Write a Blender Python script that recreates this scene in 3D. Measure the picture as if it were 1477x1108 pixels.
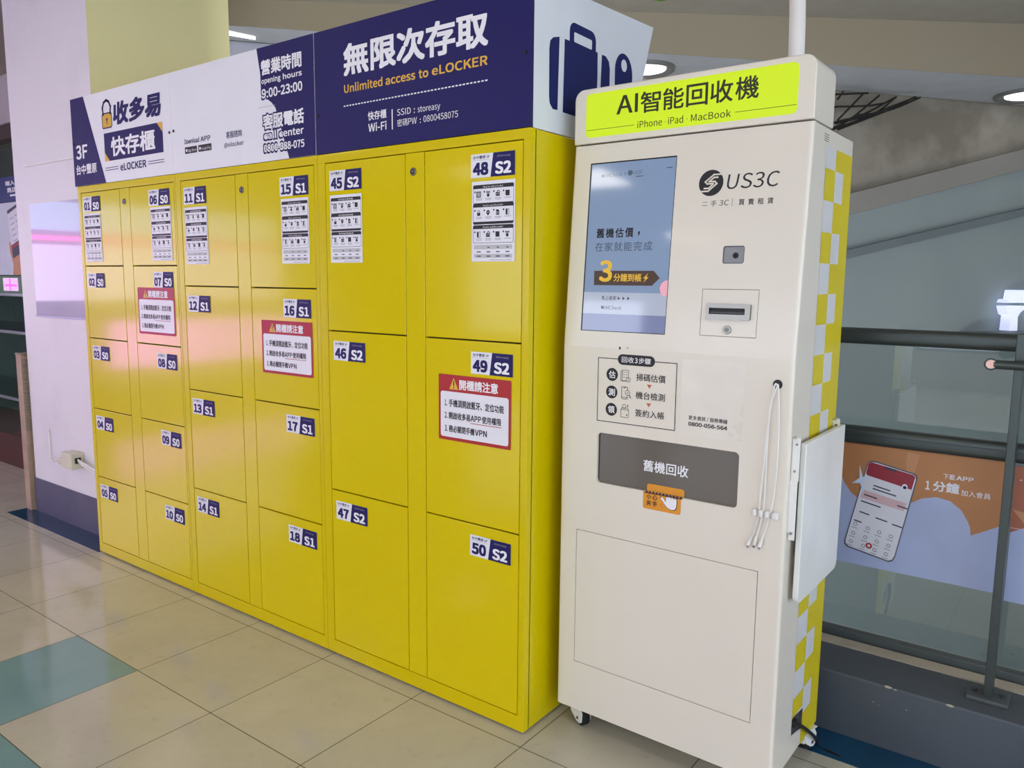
import bpy, bmesh, math, os, random
from mathutils import Vector, Matrix

random.seed(7)
for o in list(bpy.data.objects):
    bpy.data.objects.remove(o, do_unlink=True)
SC = bpy.context.scene
COL = SC.collection

# ------------------------------------------------------------------ camera
W, H, FPX = 1477, 1108, 1127.56
CX, CY, CZ = 1.2942, -1.81885, 1.38292
PITCH, ROLL, YAW = -0.1320565, 0.0096149, 0.6383337
_cy, _sy, _cp, _sp = math.cos(YAW), math.sin(YAW), math.cos(PITCH), math.sin(PITCH)
_f = Vector((-_sy * _cp, _cy * _cp, _sp))
_r = Vector((_cy, _sy, 0))
_u = _r.cross(_f)
_c, _s = math.cos(ROLL), math.sin(ROLL)
_r, _u = _c * _r + _s * _u, -_s * _r + _c * _u
cam_d = bpy.data.cameras.new('camera')
cam_d.sensor_width = 36.0
cam_d.lens = FPX / W * 36.0
cam_d.clip_start = 0.05
cam = bpy.data.objects.new('camera', cam_d)
m = Matrix.Identity(4)
for i in range(3):
    m[i][0], m[i][1], m[i][2] = _r[i], _u[i], -_f[i]
m[0][3], m[1][3], m[2][3] = CX, CY, CZ
cam.matrix_world = m
COL.objects.link(cam)
SC.camera = cam

# ------------------------------------------------------------------ world, exposure
wd = bpy.data.worlds.new('world')
SC.world = wd
wd.use_nodes = True
wd.node_tree.nodes['Background'].inputs[0].default_value = (0.62, 0.68, 0.72, 1)
wd.node_tree.nodes['Background'].inputs[1].default_value = 0.42
SC.view_settings.view_transform = 'Standard'
SC.view_settings.look = 'None'
SC.view_settings.gamma = 1.0
SC.view_settings.use_curve_mapping = False
SC.view_settings.exposure = 0.0
SC.cycles.use_denoising = True
SC.cycles.max_bounces = 8
SC.cycles.sample_clamp_indirect = 4.0
CEIL_LIGHT = 7.5      # emission of the hall's ceiling panels
WINDOW_BACK = 4.2     # daylight windows behind and right of the camera
WINDOW_RIGHT = 5.0
SHOP_LIGHT = 2.6

# ------------------------------------------------------------------ materials
def lin(h):
    if isinstance(h, str):
        h = h.lstrip('#')
        h = [int(h[i:i + 2], 16) / 255 for i in (0, 2, 4)]
    return tuple(c / 12.92 if c <= 0.04045 else ((c + 0.055) / 1.055) ** 2.4 for c in h)

MATS = {}
def M(name, col, rough=0.5, metal=0.0, coat=0.0, emit=0.0, emit_col=None, vary=0.06, scale=6.0, spec=0.5):
    """a principled material whose colour and roughness vary slightly with a noise"""
    if name in MATS:
        return MATS[name]
    mt = bpy.data.materials.new(name)
    mt.use_nodes = True
    nt = mt.node_tree
    b = nt.nodes['Principled BSDF']
    c = lin(col)
    tc = nt.nodes.new('ShaderNodeTexCoord')
    nz = nt.nodes.new('ShaderNodeTexNoise')
    nz.inputs['Scale'].default_value = scale
    nz.inputs['Detail'].default_value = 4
    nt.links.new(tc.outputs['Object'], nz.inputs['Vector'])
    rp = nt.nodes.new('ShaderNodeValToRGB')
    rp.color_ramp.elements[0].position = 0.3
    rp.color_ramp.elements[1].position = 0.7
    rp.color_ramp.elements[0].color = (*[x * (1 - vary) for x in c], 1)
    rp.color_ramp.elements[1].color = (*[min(1, x * (1 + vary)) for x in c], 1)
    nt.links.new(nz.outputs['Fac'], rp.inputs['Fac'])
    nt.links.new(rp.outputs['Color'], b.inputs['Base Color'])
    mr = nt.nodes.new('ShaderNodeMapRange')
    mr.inputs['To Min'].default_value = max(0.02, rough * 0.85)
    mr.inputs['To Max'].default_value = min(1, rough * 1.15)
    nt.links.new(nz.outputs['Fac'], mr.inputs['Value'])
    nt.links.new(mr.outputs['Result'], b.inputs['Roughness'])
    b.inputs['Metallic'].default_value = metal
    b.inputs['Coat Weight'].default_value = coat
    b.inputs['Coat Roughness'].default_value = 0.08
    b.inputs['Specular IOR Level'].default_value = spec
    if emit:
        b.inputs['Emission Color'].default_value = (*lin(emit_col or col), 1)
        b.inputs['Emission Strength'].default_value = emit
    MATS[name] = mt
    return mt

def glass_mat(name, tint, mix=0.06, rough=0.02):
    """thin clear sheet: see-through with a fresnel reflection"""
    mt = bpy.data.materials.new(name)
    mt.use_nodes = True
    nt = mt.node_tree
    nt.nodes.clear()
    out = nt.nodes.new('ShaderNodeOutputMaterial')
    tr = nt.nodes.new('ShaderNodeBsdfTransparent')
    tr.inputs[0].default_value = (*lin(tint), 1)
    gl = nt.nodes.new('ShaderNodeBsdfGlossy')
    gl.inputs['Roughness'].default_value = rough
    fr = nt.nodes.new('ShaderNodeFresnel')
    fr.inputs[0].default_value = 1.5
    ad = nt.nodes.new('ShaderNodeMath')
    ad.inputs[1].default_value = mix
    ad.use_clamp = True
    mx = nt.nodes.new('ShaderNodeMixShader')
    nt.links.new(fr.outputs[0], ad.inputs[0])
    ge = nt.nodes.new('ShaderNodeNewGeometry')     # only the outer face mirrors
    fc = nt.nodes.new('ShaderNodeMath'); fc.operation = 'SUBTRACT'; fc.inputs[0].default_value = 1.0
    nt.links.new(ge.outputs['Backfacing'], fc.inputs[1])
    mu = nt.nodes.new('ShaderNodeMath'); mu.operation = 'MULTIPLY'
    nt.links.new(ad.outputs[0], mu.inputs[0]); nt.links.new(fc.outputs[0], mu.inputs[1])
    nt.links.new(mu.outputs[0], mx.inputs[0])
    nt.links.new(tr.outputs[0], mx.inputs[1])
    nt.links.new(gl.outputs[0], mx.inputs[2])
    nt.links.new(mx.outputs[0], out.inputs[0])
    return mt

class N:
    """small helper to write node maths"""
    def __init__(s, nt): s.nt = nt
    def m(s, op, a, b=None, c=None):
        n = s.nt.nodes.new('ShaderNodeMath'); n.operation = op
        for i, v in enumerate((a, b, c)):
            if v is None: continue
            if hasattr(v, 'is_linked'): s.nt.links.new(v, n.inputs[i])
            else: n.inputs[i].default_value = v
        return n.outputs[0]
    def mix(s, fac, a, b):
        n = s.nt.nodes.new('ShaderNodeMix'); n.data_type = 'RGBA'
        for k, v in ((0, fac), (6, a), (7, b)):
            if hasattr(v, 'is_linked'): s.nt.links.new(v, n.inputs[k])
            else: n.inputs[k].default_value = v if k == 0 else (*v, 1)
        return n.outputs[2]
    def noise(s, vec, scale, detail=5, rough=0.55):
        n = s.nt.nodes.new('ShaderNodeTexNoise')
        n.inputs['Scale'].default_value = scale; n.inputs['Detail'].default_value = detail
        n.inputs['Roughness'].default_value = rough
        s.nt.links.new(vec, n.inputs['Vector'])
        return n.outputs['Fac']
    def ramp(s, v, lo, hi):
        n = s.nt.nodes.new('ShaderNodeMapRange')
        n.inputs['From Min'].default_value = lo; n.inputs['From Max'].default_value = hi
        s.nt.links.new(v, n.inputs['Value'])
        return n.outputs['Result']

TX0, TXS, TY0, TYS = -1.7655, 0.4485, -0.5076, 0.4540
def floor_mat():
    mt = bpy.data.materials.new('polished floor tiles')
    mt.use_nodes = True
    nt = mt.node_tree
    b = nt.nodes['Principled BSDF']
    n = N(nt)
    tc = nt.nodes.new('ShaderNodeTexCoord')
    sp = nt.nodes.new('ShaderNodeSeparateXYZ')
    nt.links.new(tc.outputs['Object'], sp.inputs[0])
    vec = tc.outputs['Object']
    fx = n.m('DIVIDE', n.m('SUBTRACT', sp.outputs[0], TX0), TXS)
    fy = n.m('DIVIDE', n.m('SUBTRACT', sp.outputs[1], TY0), TYS)
    ix, iy = n.m('FLOOR', fx), n.m('FLOOR', fy)
    rx, ry = n.m('SUBTRACT', fx, ix), n.m('SUBTRACT', fy, iy)
    ex = n.m('MINIMUM', rx, n.m('SUBTRACT', 1.0, rx))
    ey = n.m('MINIMUM', ry, n.m('SUBTRACT', 1.0, ry))
    grout = n.m('LESS_THAN', n.m('MINIMUM', ex, ey), 0.0036)
    def cell(a, c):
        return n.m('MULTIPLY', n.m('COMPARE', ix, float(a), 0.1), n.m('COMPARE', iy, float(c), 0.1))
    blue = n.m('ADD', cell(0, -1), n.m('ADD', cell(1, -2), n.m('ADD', cell(2, -3), cell(-4, -2))))
    cb = nt.nodes.new('ShaderNodeCombineXYZ')
    nt.links.new(ix, cb.inputs[0]); nt.links.new(iy, cb.inputs[1])
    wn = nt.nodes.new('ShaderNodeTexWhiteNoise'); wn.noise_dimensions = '2D'
    nt.links.new(cb.outputs[0], wn.inputs['Vector'])
    big = n.ramp(n.noise(vec, 3.2, 6, 0.62), 0.35, 0.68)
    fine = n.ramp(n.noise(vec, 24, 3), 0.58, 0.75)
    tile = n.mix(n.m('MULTIPLY', wn.outputs['Value'], 0.5), lin('#cfcab9'), lin('#c5bfae'))
    tile = n.mix(n.m('MULTIPLY', big, 0.45), tile, lin('#b3ad9b'))
    tile = n.mix(n.m('MULTIPLY', fine, 0.16), tile, lin('#8f8570'))
    bl = n.mix(n.m('MULTIPLY', big, 0.5), lin('#7b9fa3'), lin('#8fb0b2'))
    col = n.mix(blue, tile, bl)
    col = n.mix(grout, col, lin('#55503f'))
    nt.links.new(col, b.inputs['Base Color'])
    sm = n.ramp(n.noise(vec, 7, 5), 0.3, 0.7)
    nt.links.new(n.m('ADD', n.m('MULTIPLY', sm, 0.09), n.m('ADD', 0.05, n.m('MULTIPLY', grout, 0.5))), b.inputs['Roughness'])
    b.inputs['Specular IOR Level'].default_value = 0.55
    bp = nt.nodes.new('ShaderNodeBump')
    bp.inputs['Strength'].default_value = 0.06; bp.inputs['Distance'].default_value = 0.02
    nt.links.new(n.noise(vec, 2.2, 3), bp.inputs['Height'])
    nt.links.new(bp.outputs[0], b.inputs['Normal'])
    return mt

def blotch_mat(name, base, stain, scale, lo, hi, amount=0.7, rough=0.8):
    """a painted or plastered surface with wear and stains of their own shape"""
    mt = bpy.data.materials.new(name)
    mt.use_nodes = True
    nt = mt.node_tree
    n = N(nt)
    b = nt.nodes['Principled BSDF']
    tc = nt.nodes.new('ShaderNodeTexCoord')
    f = n.ramp(n.noise(tc.outputs['Object'], scale, 7, 0.6), lo, hi)
    nt.links.new(n.mix(n.m('MULTIPLY', f, amount), lin(base), lin(stain)), b.inputs['Base Color'])
    b.inputs['Roughness'].default_value = rough
    return mt

YEL = M('yellow enamel', '#dec800', 0.18, coat=0.34, vary=0.02, scale=2, spec=0.16)
YELIN = M('yellow enamel frame', '#dac300', 0.26, coat=0.22, vary=0.02, scale=2, spec=0.16)
GAP = M('dark gap', '#3a3000', 0.9)
NAVY = M('navy print', '#1f1c5c', 0.5, vary=0.03, spec=0.25)
WHT = M('white print', '#ecebf2', 0.42, vary=0.02)
WHT2 = M('white lettering', '#f2f1f5', 0.45, vary=0.02)
GREY = M('grey print', '#a8a8ae', 0.5)
BLK = M('black print', '#15131a', 0.5)
ORG = M('amber print', '#e3b23c', 0.45)
REDP = M('red print', '#b0201f', 0.42, vary=0.03)
STEEL = M('brushed steel', '#95928b', 0.28, metal=1.0)
DARKM = M('dark keyhole', '#141414', 0.5)
KWHT = M('kiosk white enamel', '#e8e0d2', 0.30, coat=0.25, vary=0.012, scale=2)
KGROOVE = M('kiosk groove', '#4a443c', 0.8)
LIME = M('lit lime sign', '#6c7a00', 0.4, emit=0.74, emit_col='#d6f200', vary=0.0)
LIMEINK = M('sign ink', '#23260a', 0.5)
KYEL = M('kiosk yellow film', '#dcc80e', 0.35, vary=0.03)
KSIL = M('kiosk white film', '#d9d9da', 0.35, vary=0.02)
PLW = M('white plastic', '#ecebe6', 0.35)
RUB = M('black rubber', '#141414', 0.7)

# ------------------------------------------------------------------ geometry helpers
def front(y0):
    return lambda a, b, h=0.0: Vector((a, y0 - h, b))
def side(x0):
    return lambda a, b, h=0.0: Vector((x0 + h, a, b))

_text_cache = {}
try:      # Blender's own interface typeface, where it ships with one
    LATIN = bpy.data.fonts.load(os.path.join(bpy.utils.system_resource('DATAFILES', path='fonts'), 'Noto Sans CJK Regular.woff2'))
except Exception:
    LATIN = None
def text_mesh(s, shear=0.0, res=3):
    k = (s, shear, res)
    if k in _text_cache:
        return _text_cache[k]
    cu = bpy.data.curves.new('tmp_text', 'FONT')
    cu.body = s
    if LATIN and all(ord(c) < 128 for c in s):
        cu.font = LATIN
    cu.resolution_u = res
    cu.shear = shear
    ob = bpy.data.objects.new('tmp_text', cu)
    COL.objects.link(ob)
    dg = bpy.context.evaluated_depsgraph_get()
    ev = ob.evaluated_get(dg)
    me = ev.to_mesh()
    vs = [(v.co.x, v.co.y) for v in me.vertices]
    fs = [tuple(p.vertices) for p in me.polygons]
    ev.to_mesh_clear()
    bpy.data.objects.remove(ob, do_unlink=True)
    bpy.data.curves.remove(cu)
    _text_cache[k] = (vs, fs)
    return vs, fs

def plate_mesh(outline, holes, thick):
    """2-D outline with holes as a flat plate (vertices in u, v, depth)"""
    cu = bpy.data.curves.new('tmp_plate', 'CURVE')
    cu.dimensions = '2D'
    cu.fill_mode = 'BOTH'
    cu.extrude = thick / 2
    for pts in [outline] + holes:
        sp = cu.splines.new('POLY')
        sp.points.add(len(pts) - 1)
        for p, q in zip(sp.points, pts):
            p.co = (q[0], q[1], 0, 1)
        sp.use_cyclic_u = True
    ob = bpy.data.objects.new('tmp_plate', cu)
    COL.objects.link(ob)
    ev = ob.evaluated_get(bpy.context.evaluated_depsgraph_get())
    me = ev.to_mesh()
    vs = [tuple(v.co) for v in me.vertices]
    fs = [tuple(p.vertices) for p in me.polygons]
    ev.to_mesh_clear()
    bpy.data.objects.remove(ob, do_unlink=True)
    bpy.data.curves.remove(cu)
    return vs, fs

def rr(x0, z0, x1, z1, r, k=5, corners=(1, 1, 1, 1)):
    """rounded rectangle, corners in the order bottom-left, bottom-right, top-right, top-left"""
    out = []
    for (cx, cz, a0), on in zip(((x0, z0, 180), (x1, z0, 270), (x1, z1, 0), (x0, z1, 90)), corners):
        if not on or r <= 0:
            out.append((cx, cz)); continue
        ox = cx + r if cx == x0 else cx - r
        oz = cz + r if cz == z0 else cz - r
        for i in range(k + 1):
            t = math.radians(a0 + 90 * i / k)
            out.append((ox + r * math.cos(t), oz + r * math.sin(t)))
    return out

def circ(cx, cz, r, k=24, ry=None):
    ry = ry or r
    return [(cx + r * math.cos(2 * math.pi * i / k), cz + ry * math.sin(2 * math.pi * i / k)) for i in range(k)]

def smooth_path(pts, sub=6):
    P = [Vector(p) for p in pts]
    P = [2 * P[0] - P[1]] + P + [2 * P[-1] - P[-2]]
    out = []
    for i in range(1, len(P) - 2):
        a, b, c, d = P[i - 1:i + 3]
        for j in range(sub):
            t = j / sub
            out.append(0.5 * ((2 * b) + (c - a) * t + (2 * a - 5 * b + 4 * c - d) * t * t + (3 * b - a - 3 * c + d) * t ** 3))
    out.append(P[-2])
    return out

class MB:
    """collects shapes and links them as ONE mesh object"""
    def __init__(s):
        s.bm = bmesh.new()
        s.mats = []
    def mi(s, mat):
        if mat not in s.mats:
            s.mats.append(mat)
        return s.mats.index(mat)
    def add(s, verts, faces, mat):
        i = s.mi(mat)
        vs = [s.bm.verts.new(v) for v in verts]
        for f in faces:
            try:
                fc = s.bm.faces.new([vs[k] for k in f]); fc.material_index = i
            except ValueError:
                pass
    def absorb(s, bm2, mat):
        bm2.verts.ensure_lookup_table(); bm2.verts.index_update()
        s.add([v.co.copy() for v in bm2.verts], [[v.index for v in f.verts] for f in bm2.faces], mat)
        bm2.free()
    def box(s, x0, x1, y0, y1, z0, z1, mat, bev=0.0, seg=2):
        b = bmesh.new()
        bmesh.ops.create_cube(b, size=1)
        for v in b.verts:
            v.co = Vector(((x0 + x1) / 2 + v.co.x * (x1 - x0), (y0 + y1) / 2 + v.co.y * (y1 - y0), (z0 + z1) / 2 + v.co.z * (z1 - z0)))
        if bev:
            bmesh.ops.bevel(b, geom=list(b.edges), offset=bev, segments=seg, affect='EDGES', profile=0.5)
        s.absorb(b, mat); return s
    def prism(s, pts, d, mat, bev=0.0, seg=2):
        """polygon pts (3-D) swept by the vector d"""
        b = bmesh.new()
        d = Vector(d)
        lo = [b.verts.new(p) for p in pts]; hi = [b.verts.new(Vector(p) + d) for p in pts]
        k = len(pts)
        b.faces.new(lo); b.faces.new(hi[::-1])
        for i in range(k):
            b.faces.new((lo[i], hi[i], hi[(i + 1) % k], lo[(i + 1) % k]))
        bmesh.ops.recalc_face_normals(b, faces=b.faces)
        if bev:
            bmesh.ops.bevel(b, geom=list(b.edges), offset=bev, segments=seg, affect='EDGES', profile=0.5)
        s.absorb(b, mat); return s
    def cyl(s, p0, p1, r, mat, k=24, r2=None, bev=0.0):
        p0, p1 = Vector(p0), Vector(p1)
        ax = (p1 - p0).normalized()
        a = ax.orthogonal().normalized(); c = ax.cross(a)
        r2 = r if r2 is None else r2
        ring = lambda p, q: [p + q * (math.cos(2 * math.pi * i / k) * a + math.sin(2 * math.pi * i / k) * c) for i in range(k)]
        rings = [ring(p0, r - bev), ring(p0 + ax * bev, r), ring(p1 - ax * bev, r2), ring(p1, r2 - bev)] if bev else [ring(p0, r), ring(p1, r2)]
        vs = [v for g in rings for v in g]
        fs = [tuple(range(k))[::-1], tuple(range((len(rings) - 1) * k, len(rings) * k))]
        for g in range(len(rings) - 1):
            for i in range(k):
                fs.append((g * k + i, g * k + (i + 1) % k, (g + 1) * k + (i + 1) % k, (g + 1) * k + i))
        s.add(vs, fs, mat); return s
    def tube(s, pts, r, mat, k=10, sub=6):
        P = smooth_path(pts, sub) if sub > 1 else [Vector(p) for p in pts]
        vs, fs = [], []
        a = None
        for i, p in enumerate(P):
            t = (P[min(i + 1, len(P) - 1)] - P[max(i - 1, 0)]).normalized()
            a = t.orthogonal().normalized() if a is None else (a - t * a.dot(t)).normalized()
            c = t.cross(a)
            vs += [p + r * (math.cos(2 * math.pi * j / k) * a + math.sin(2 * math.pi * j / k) * c) for j in range(k)]
        for i in range(len(P) - 1):
            for j in range(k):
                fs.append((i * k + j, i * k + (j + 1) % k, (i + 1) * k + (j + 1) % k, (i + 1) * k + j))
        fs += [tuple(range(k))[::-1], tuple(range((len(P) - 1) * k, len(P) * k))]
        s.add(vs, fs, mat); return s
    def lathe(s, c, prof, mat, k=24):
        c = Vector(c); vs, fs = [], []
        for r, z in prof:
            vs += [c + Vector((r * math.cos(2 * math.pi * j / k), r * math.sin(2 * math.pi * j / k), z)) for j in range(k)]
        for i in range(len(prof) - 1):
            for j in range(k):
                fs.append((i * k + j, i * k + (j + 1) % k, (i + 1) * k + (j + 1) % k, (i + 1) * k + j))
        s.add(vs, fs, mat); return s
    # flat print on a surface given by a frame fr(u, v, height)
    def poly(s, fr, pts, mat, h=0.0004):
        s.add([fr(a, b, h) for a, b in pts], [tuple(range(len(pts)))], mat); return s
    def rect(s, fr, x0, z0, x1, z1, mat, h=0.0004):
        return s.poly(fr, [(x0, z0), (x1, z0), (x1, z1), (x0, z1)], mat, h)
    def line(s, fr, pts, w, mat, h=0.0007, closed=False):
        pts = list(pts)
        if closed: pts.append(pts[0])
        for (ax, az), (bx, bz) in zip(pts, pts[1:]):
            L = math.hypot(bx - ax, bz - az) or 1
            dx, dz = (bx - ax) / L * w / 2, (bz - az) / L * w / 2
            s.poly(fr, [(ax - dx - dz, az - dz + dx), (ax - dx + dz, az - dz - dx), (bx + dx + dz, bz + dz - dx), (bx + dx - dz, bz + dz + dx)], mat, h)
        return s
    def text(s, fr, t, x0, x1, z0, z1, mat, bold=0.0, h=0.0008, shear=0.0, res=3):
        """writes t from x0 to x1; z0 is the baseline and z1 the cap height (Latin) or the ink box (others)"""
        vs, fs = text_mesh(t, shear, res)
        if not vs: return s
        ux, lx = max(v[0] for v in vs), min(v[0] for v in vs)
        if all(ord(c) < 128 for c in t):
            ly, uy = 0.0, max(v[1] for v in text_mesh('E')[0])
        else:
            ly, uy = min(v[1] for v in vs), max(v[1] for v in vs)
        d = max(0.0, bold) * 0.8 * (uy - ly) / (0.70 if ly == 0.0 else 0.92)      # weight: the strokes are laid down again a hair to each side
        kx, kz = (x1 - x0) / (ux - lx + 2 * d), (z1 - z0) / (uy - ly + 2 * d)
        shifts = [(0, 0)] if d == 0 else [(-d, -d), (d, -d), (d, d), (-d, d)] + ([(0, 0), (-d, 0), (d, 0), (0, -d), (0, d)] if bold > 0.03 else [])
        for i, (p, q) in enumerate(shifts):
            s.add([fr(x0 + (a - lx + d + p) * kx, z0 + (b - ly + d + q) * kz, h + i * 0.000006) for a, b in vs], fs, mat)
        return s
    def plate(s, fr, outline, holes, thick, mat):
        """plate whose face lies in the frame, its depth going behind it"""
        vs, fs = plate_mesh(outline, holes, thick)
        s.add([fr(a, b, c - thick / 2) for a, b, c in vs], fs, mat); return s
    def build(s, name, parent=None, off=(0, 0, 0), smooth=True):
        off = Vector(off)
        bmesh.ops.recalc_face_normals(s.bm, faces=s.bm.faces)
        if off.length:
            for v in s.bm.verts: v.co -= off
        me = bpy.data.meshes.new(name)
        s.bm.to_mesh(me); s.bm.free()
        for mt in s.mats: me.materials.append(mt)
        if smooth:
            me.polygons.foreach_set('use_smooth', [True] * len(me.polygons))
            me.set_sharp_from_angle(angle=math.radians(32))
        o = bpy.data.objects.new(name, me)
        COL.objects.link(o)
        if smooth:
            wn = o.modifiers.new('weighted_normal', 'WEIGHTED_NORMAL')
            wn.keep_sharp = True
        if parent is not None: o.parent = parent
        elif off.length: o.location = off
        return o

def tag(o, label=None, cat=None, group=None, kind=None):
    if label: o['label'] = label
    if cat: o['category'] = cat
    if group: o['group'] = group
    if kind: o['kind'] = kind
    return o
def thing(name, label, cat, loc=(0, 0, 0), rz=0.0, group=None):
    o = bpy.data.objects.new(name, None)
    o.empty_display_size = 0.1
    o.location = loc; o.rotation_euler = (0, 0, rz)
    COL.objects.link(o)
    return tag(o, label, cat, group)
def structure(mb, name, smooth=False):
    return tag(mb.build(name, smooth=smooth), kind='structure')
def copy_tree(o, parent=None):
    c = o.copy(); COL.objects.link(c); c.parent = parent
    for ch in o.children: copy_tree(ch, c)
    return c

# ------------------------------------------------------------------ the setting
PILLAR = blotch_mat('pillar paint', '#e9e4ea', '#d3cad2', 2.2, 0.52, 0.8, 0.45, 0.45)
CREAM = blotch_mat('cream wall paint', '#f6edb4', '#ece1a4', 1.5, 0.4, 0.7, 0.4, 0.7)
BASEP = blotch_mat('slate skirting paint', '#4c5064', '#5d6070', 3.0, 0.45, 0.7, 0.5, 0.5)
BLUET = blotch_mat('blue border tile', '#123f5f', '#1d5273', 3.0, 0.4, 0.7, 0.6, 0.22)
CURBP = blotch_mat('slate curb paint', '#4f555d', '#3f444b', 2.5, 0.4, 0.7, 0.6, 0.55)
STAIN = blotch_mat('stained soffit', '#a0988a', '#7a7262', 1.6, 0.46, 0.62, 0.75, 0.85)
FARW = blotch_mat('far wall paint', '#9aa5a3', '#8b9597', 0.8, 0.4, 0.7, 0.5, 0.8)
FASC = blotch_mat('bulkhead paint', '#a1957c', '#a5998b', 0.7, 0.4, 0.7, 0.5, 0.8)
SOFF = M('soffit paint', '#b4b6b8', 0.8)
CEILP = M('ceiling paint', '#9a9486', 0.85)
HALLW = M('hall wall paint', '#d8d4cc', 0.8)

b = MB(); b.box(-11, 6.2, -8.2, 0.605, -0.12, 0.0, floor_mat()); structure(b, 'floor')

# pillar: white front, cream flank
b = MB()
px0, px1, py0, py1, ph = -3.645, -2.714, 0.125, 0.905, 3.0
for f, mt in (([(px0, py0, 0), (px1, py0, 0), (px1, py0, ph), (px0, py0, ph)], PILLAR),
              ([(px1, py0, 0), (px1, py1, 0), (px1, py1, ph), (px1, py0, ph)], CREAM),
              ([(px0, py1, 0), (px0, py0, 0), (px0, py0, ph), (px0, py1, ph)], PILLAR),
              ([(px1, py1, 0), (px0, py1, 0), (px0, py1, ph), (px1, py1, ph)], CREAM)):
    b.add(f, [(0, 1, 2, 3)], mt)
structure(b, 'wall_left')
b = MB(); b.box(px0 - 0.006, px1, py0 - 0.006, py0, 0.0, 0.203, BASEP, 0.002); structure(b, 'baseboard_left')
b = MB(); b.box(-3.745, -2.645, -0.006, 0.118, 0.0, 0.0012, BLUET); structure(b, 'trim_1')
b = MB(); b.box(0.3, 6.0, 0.458, 0.604, 0.0, 0.0012, BLUET)
b.add([(0.742, 0.4955, 0.0014), (0.760, 0.4830, 0.0014), (0.785, 0.4790, 0.0014), (0.806, 0.4800, 0.0014), (0.800, 0.4880, 0.0014), (0.775, 0.4930, 0.0014)], [(0, 1, 2, 3, 4, 5)], DARKM)   # a chip in the tile
structure(b, 'trim_2')

# curb under the balustrade
b = MB(); b.box(-2.6, 6.0, 0.605, 0.80, -0.3, 0.197, CURBP, 0.006)
b.box(-2.6, 6.0, 0.8, 0.95, -0.3, 0.19, CURBP)
structure(b, 'trim_3')
b = MB()
WORN = blotch_mat('worn bare edge strip', '#b9ae9c', '#8d8474', 5, 0.45, 0.7, 0.6, 0.7)
pts = [(-2.6, 0.795)]
x = -2.6
while x < 5.9:
    x += 0.05
    pts.append((x, 0.797 + random.uniform(-0.003, 0.003)))
b.prism([(p[0], p[1], 0.19) for p in pts] + [(5.95, 0.855, 0.19), (-2.6, 0.855, 0.19)], (0, 0, 0.010), WORN)
b.box(-2.6, 5.95, 0.868, 0.905, 0.19, 0.222, M('dark glazing channel', '#4e5454', 0.5), 0.003)
structure(b, 'trim_4')
# chips of bare plaster on the curb's front edge
b = MB()
for cx, cz, r in ((0.897, 0.199, 0.011), (0.917, 0.197, 0.005), (1.06, 0.197, 0.011), (0.86, 0.14, 0.003), (0.95, 0.145, 0.003), (0.875, 0.135, 0.002)):
    b.poly(front(0.605), [(cx + r * math.cos(t) * random.uniform(.8, 1.1), cz - 0.003 + 0.35 * r * math.sin(t)) for t in [i * math.pi / 5 for i in range(10)]], WORN, 0.0006)
structure(b, 'trim_5')

# hall ceiling: rises slightly along the bulkhead
ds = Vector((0.6797, 0.7335, 0))
zc = lambda x, y: 3.02 + 0.04 * ((x + 2.52) * ds.x + (y - 1.49) * ds.y)
b = MB()
cs = [(-11, -8.2), (6.2, -8.2), (6.2, 9.0), (-11, 9.0)]
b.add([(x, y, zc(x, y)) for x, y in cs] + [(x, y, zc(x, y) + 0.1) for x, y in cs],
      [(0, 3, 2, 1), (4, 5, 6, 7), (0, 1, 5, 4), (1, 2, 6, 5), (2, 3, 7, 6), (3, 0, 4, 7)], CEILP)
structure(b, 'ceiling')
# bulkhead across the atrium: fascia towards the hall, soffit with downlights
nb = Vector((0.7334, -0.6798, 0))
P0 = Vector((-2.95, 1.03, 0)); F0 = Vector((-3.19, 1.20, 0)); F1 = Vector((0.68, 6.05, 0))
fdir = (F1 - F0).normalized(); fn = Vector((fdir.y, -fdir.x, 0))
Pa, Pb = P0 - ds * 0.35, P0 + ds * 9.5
Fa, Fb = F0 - fdir * 0.3, F0 + fdir * 11.5
b = MB()
poly = [(*p.xy, 2.85) for p in (Pa, Pb, Fb, Fa)]
b.prism(poly, (0, 0, 0.75), FASC)
b.add([(p[0], p[1], 2.849) for p in poly], [(0, 1, 2, 3)], SOFF)
structure(b, 'wall_bulkhead')
# far wall behind the soffit: stained plaster above, a sloping beam, painted wall below
def far(sx, z, h=0.0):
    p = F0 + fdir * sx + fn * h
    return Vector((p.x, p.y, z))
PALE = M('pale far wall', '#c4c6d6', 0.8)
b = MB()
b.add([far(-0.3, -3, -.02), far(2.6, -3, -.02), far(2.6, 2.85, -.02), far(-0.3, 2.85, -.02)], [(0, 1, 2, 3)], PALE)
b.add([far(2.6, -3, -.02), far(11.5, -3, -.02), far(11.5, 2.85, -.02), far(2.6, 2.85, -.02)], [(0, 1, 2, 3)], STAIN)
structure(b, 'wall_far')
sl = 0.2545
def zt(s): return 2.082 + sl * (s - 4.575)
b = MB()
a0, a1 = 2.6, 11.0
BEAM = blotch_mat('sloping beam paint', '#98948c', '#8b877f', 1.5, 0.4, 0.7, 0.5, 0.7)
b.prism([far(a0, zt(a0)), far(a1, zt(a1)), far(a1, zt(a1) - 0.165), far(a0, zt(a0) - 0.165)], fn * 0.06, BEAM, 0.004)
structure(b, 'trim_6')
b = MB()   # wall under the beam, standing a little behind its face
b.prism([far(a0, -3), far(a1, -3), far(a1, zt(a1) - 0.16), far(a0, zt(a0) - 0.16)], fn * 0.03, FARW)
structure(b, 'wall_far_lower')
b = MB()
z2 = lambda s: 1.646 + 0.2215 * (s - 4.558)
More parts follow.
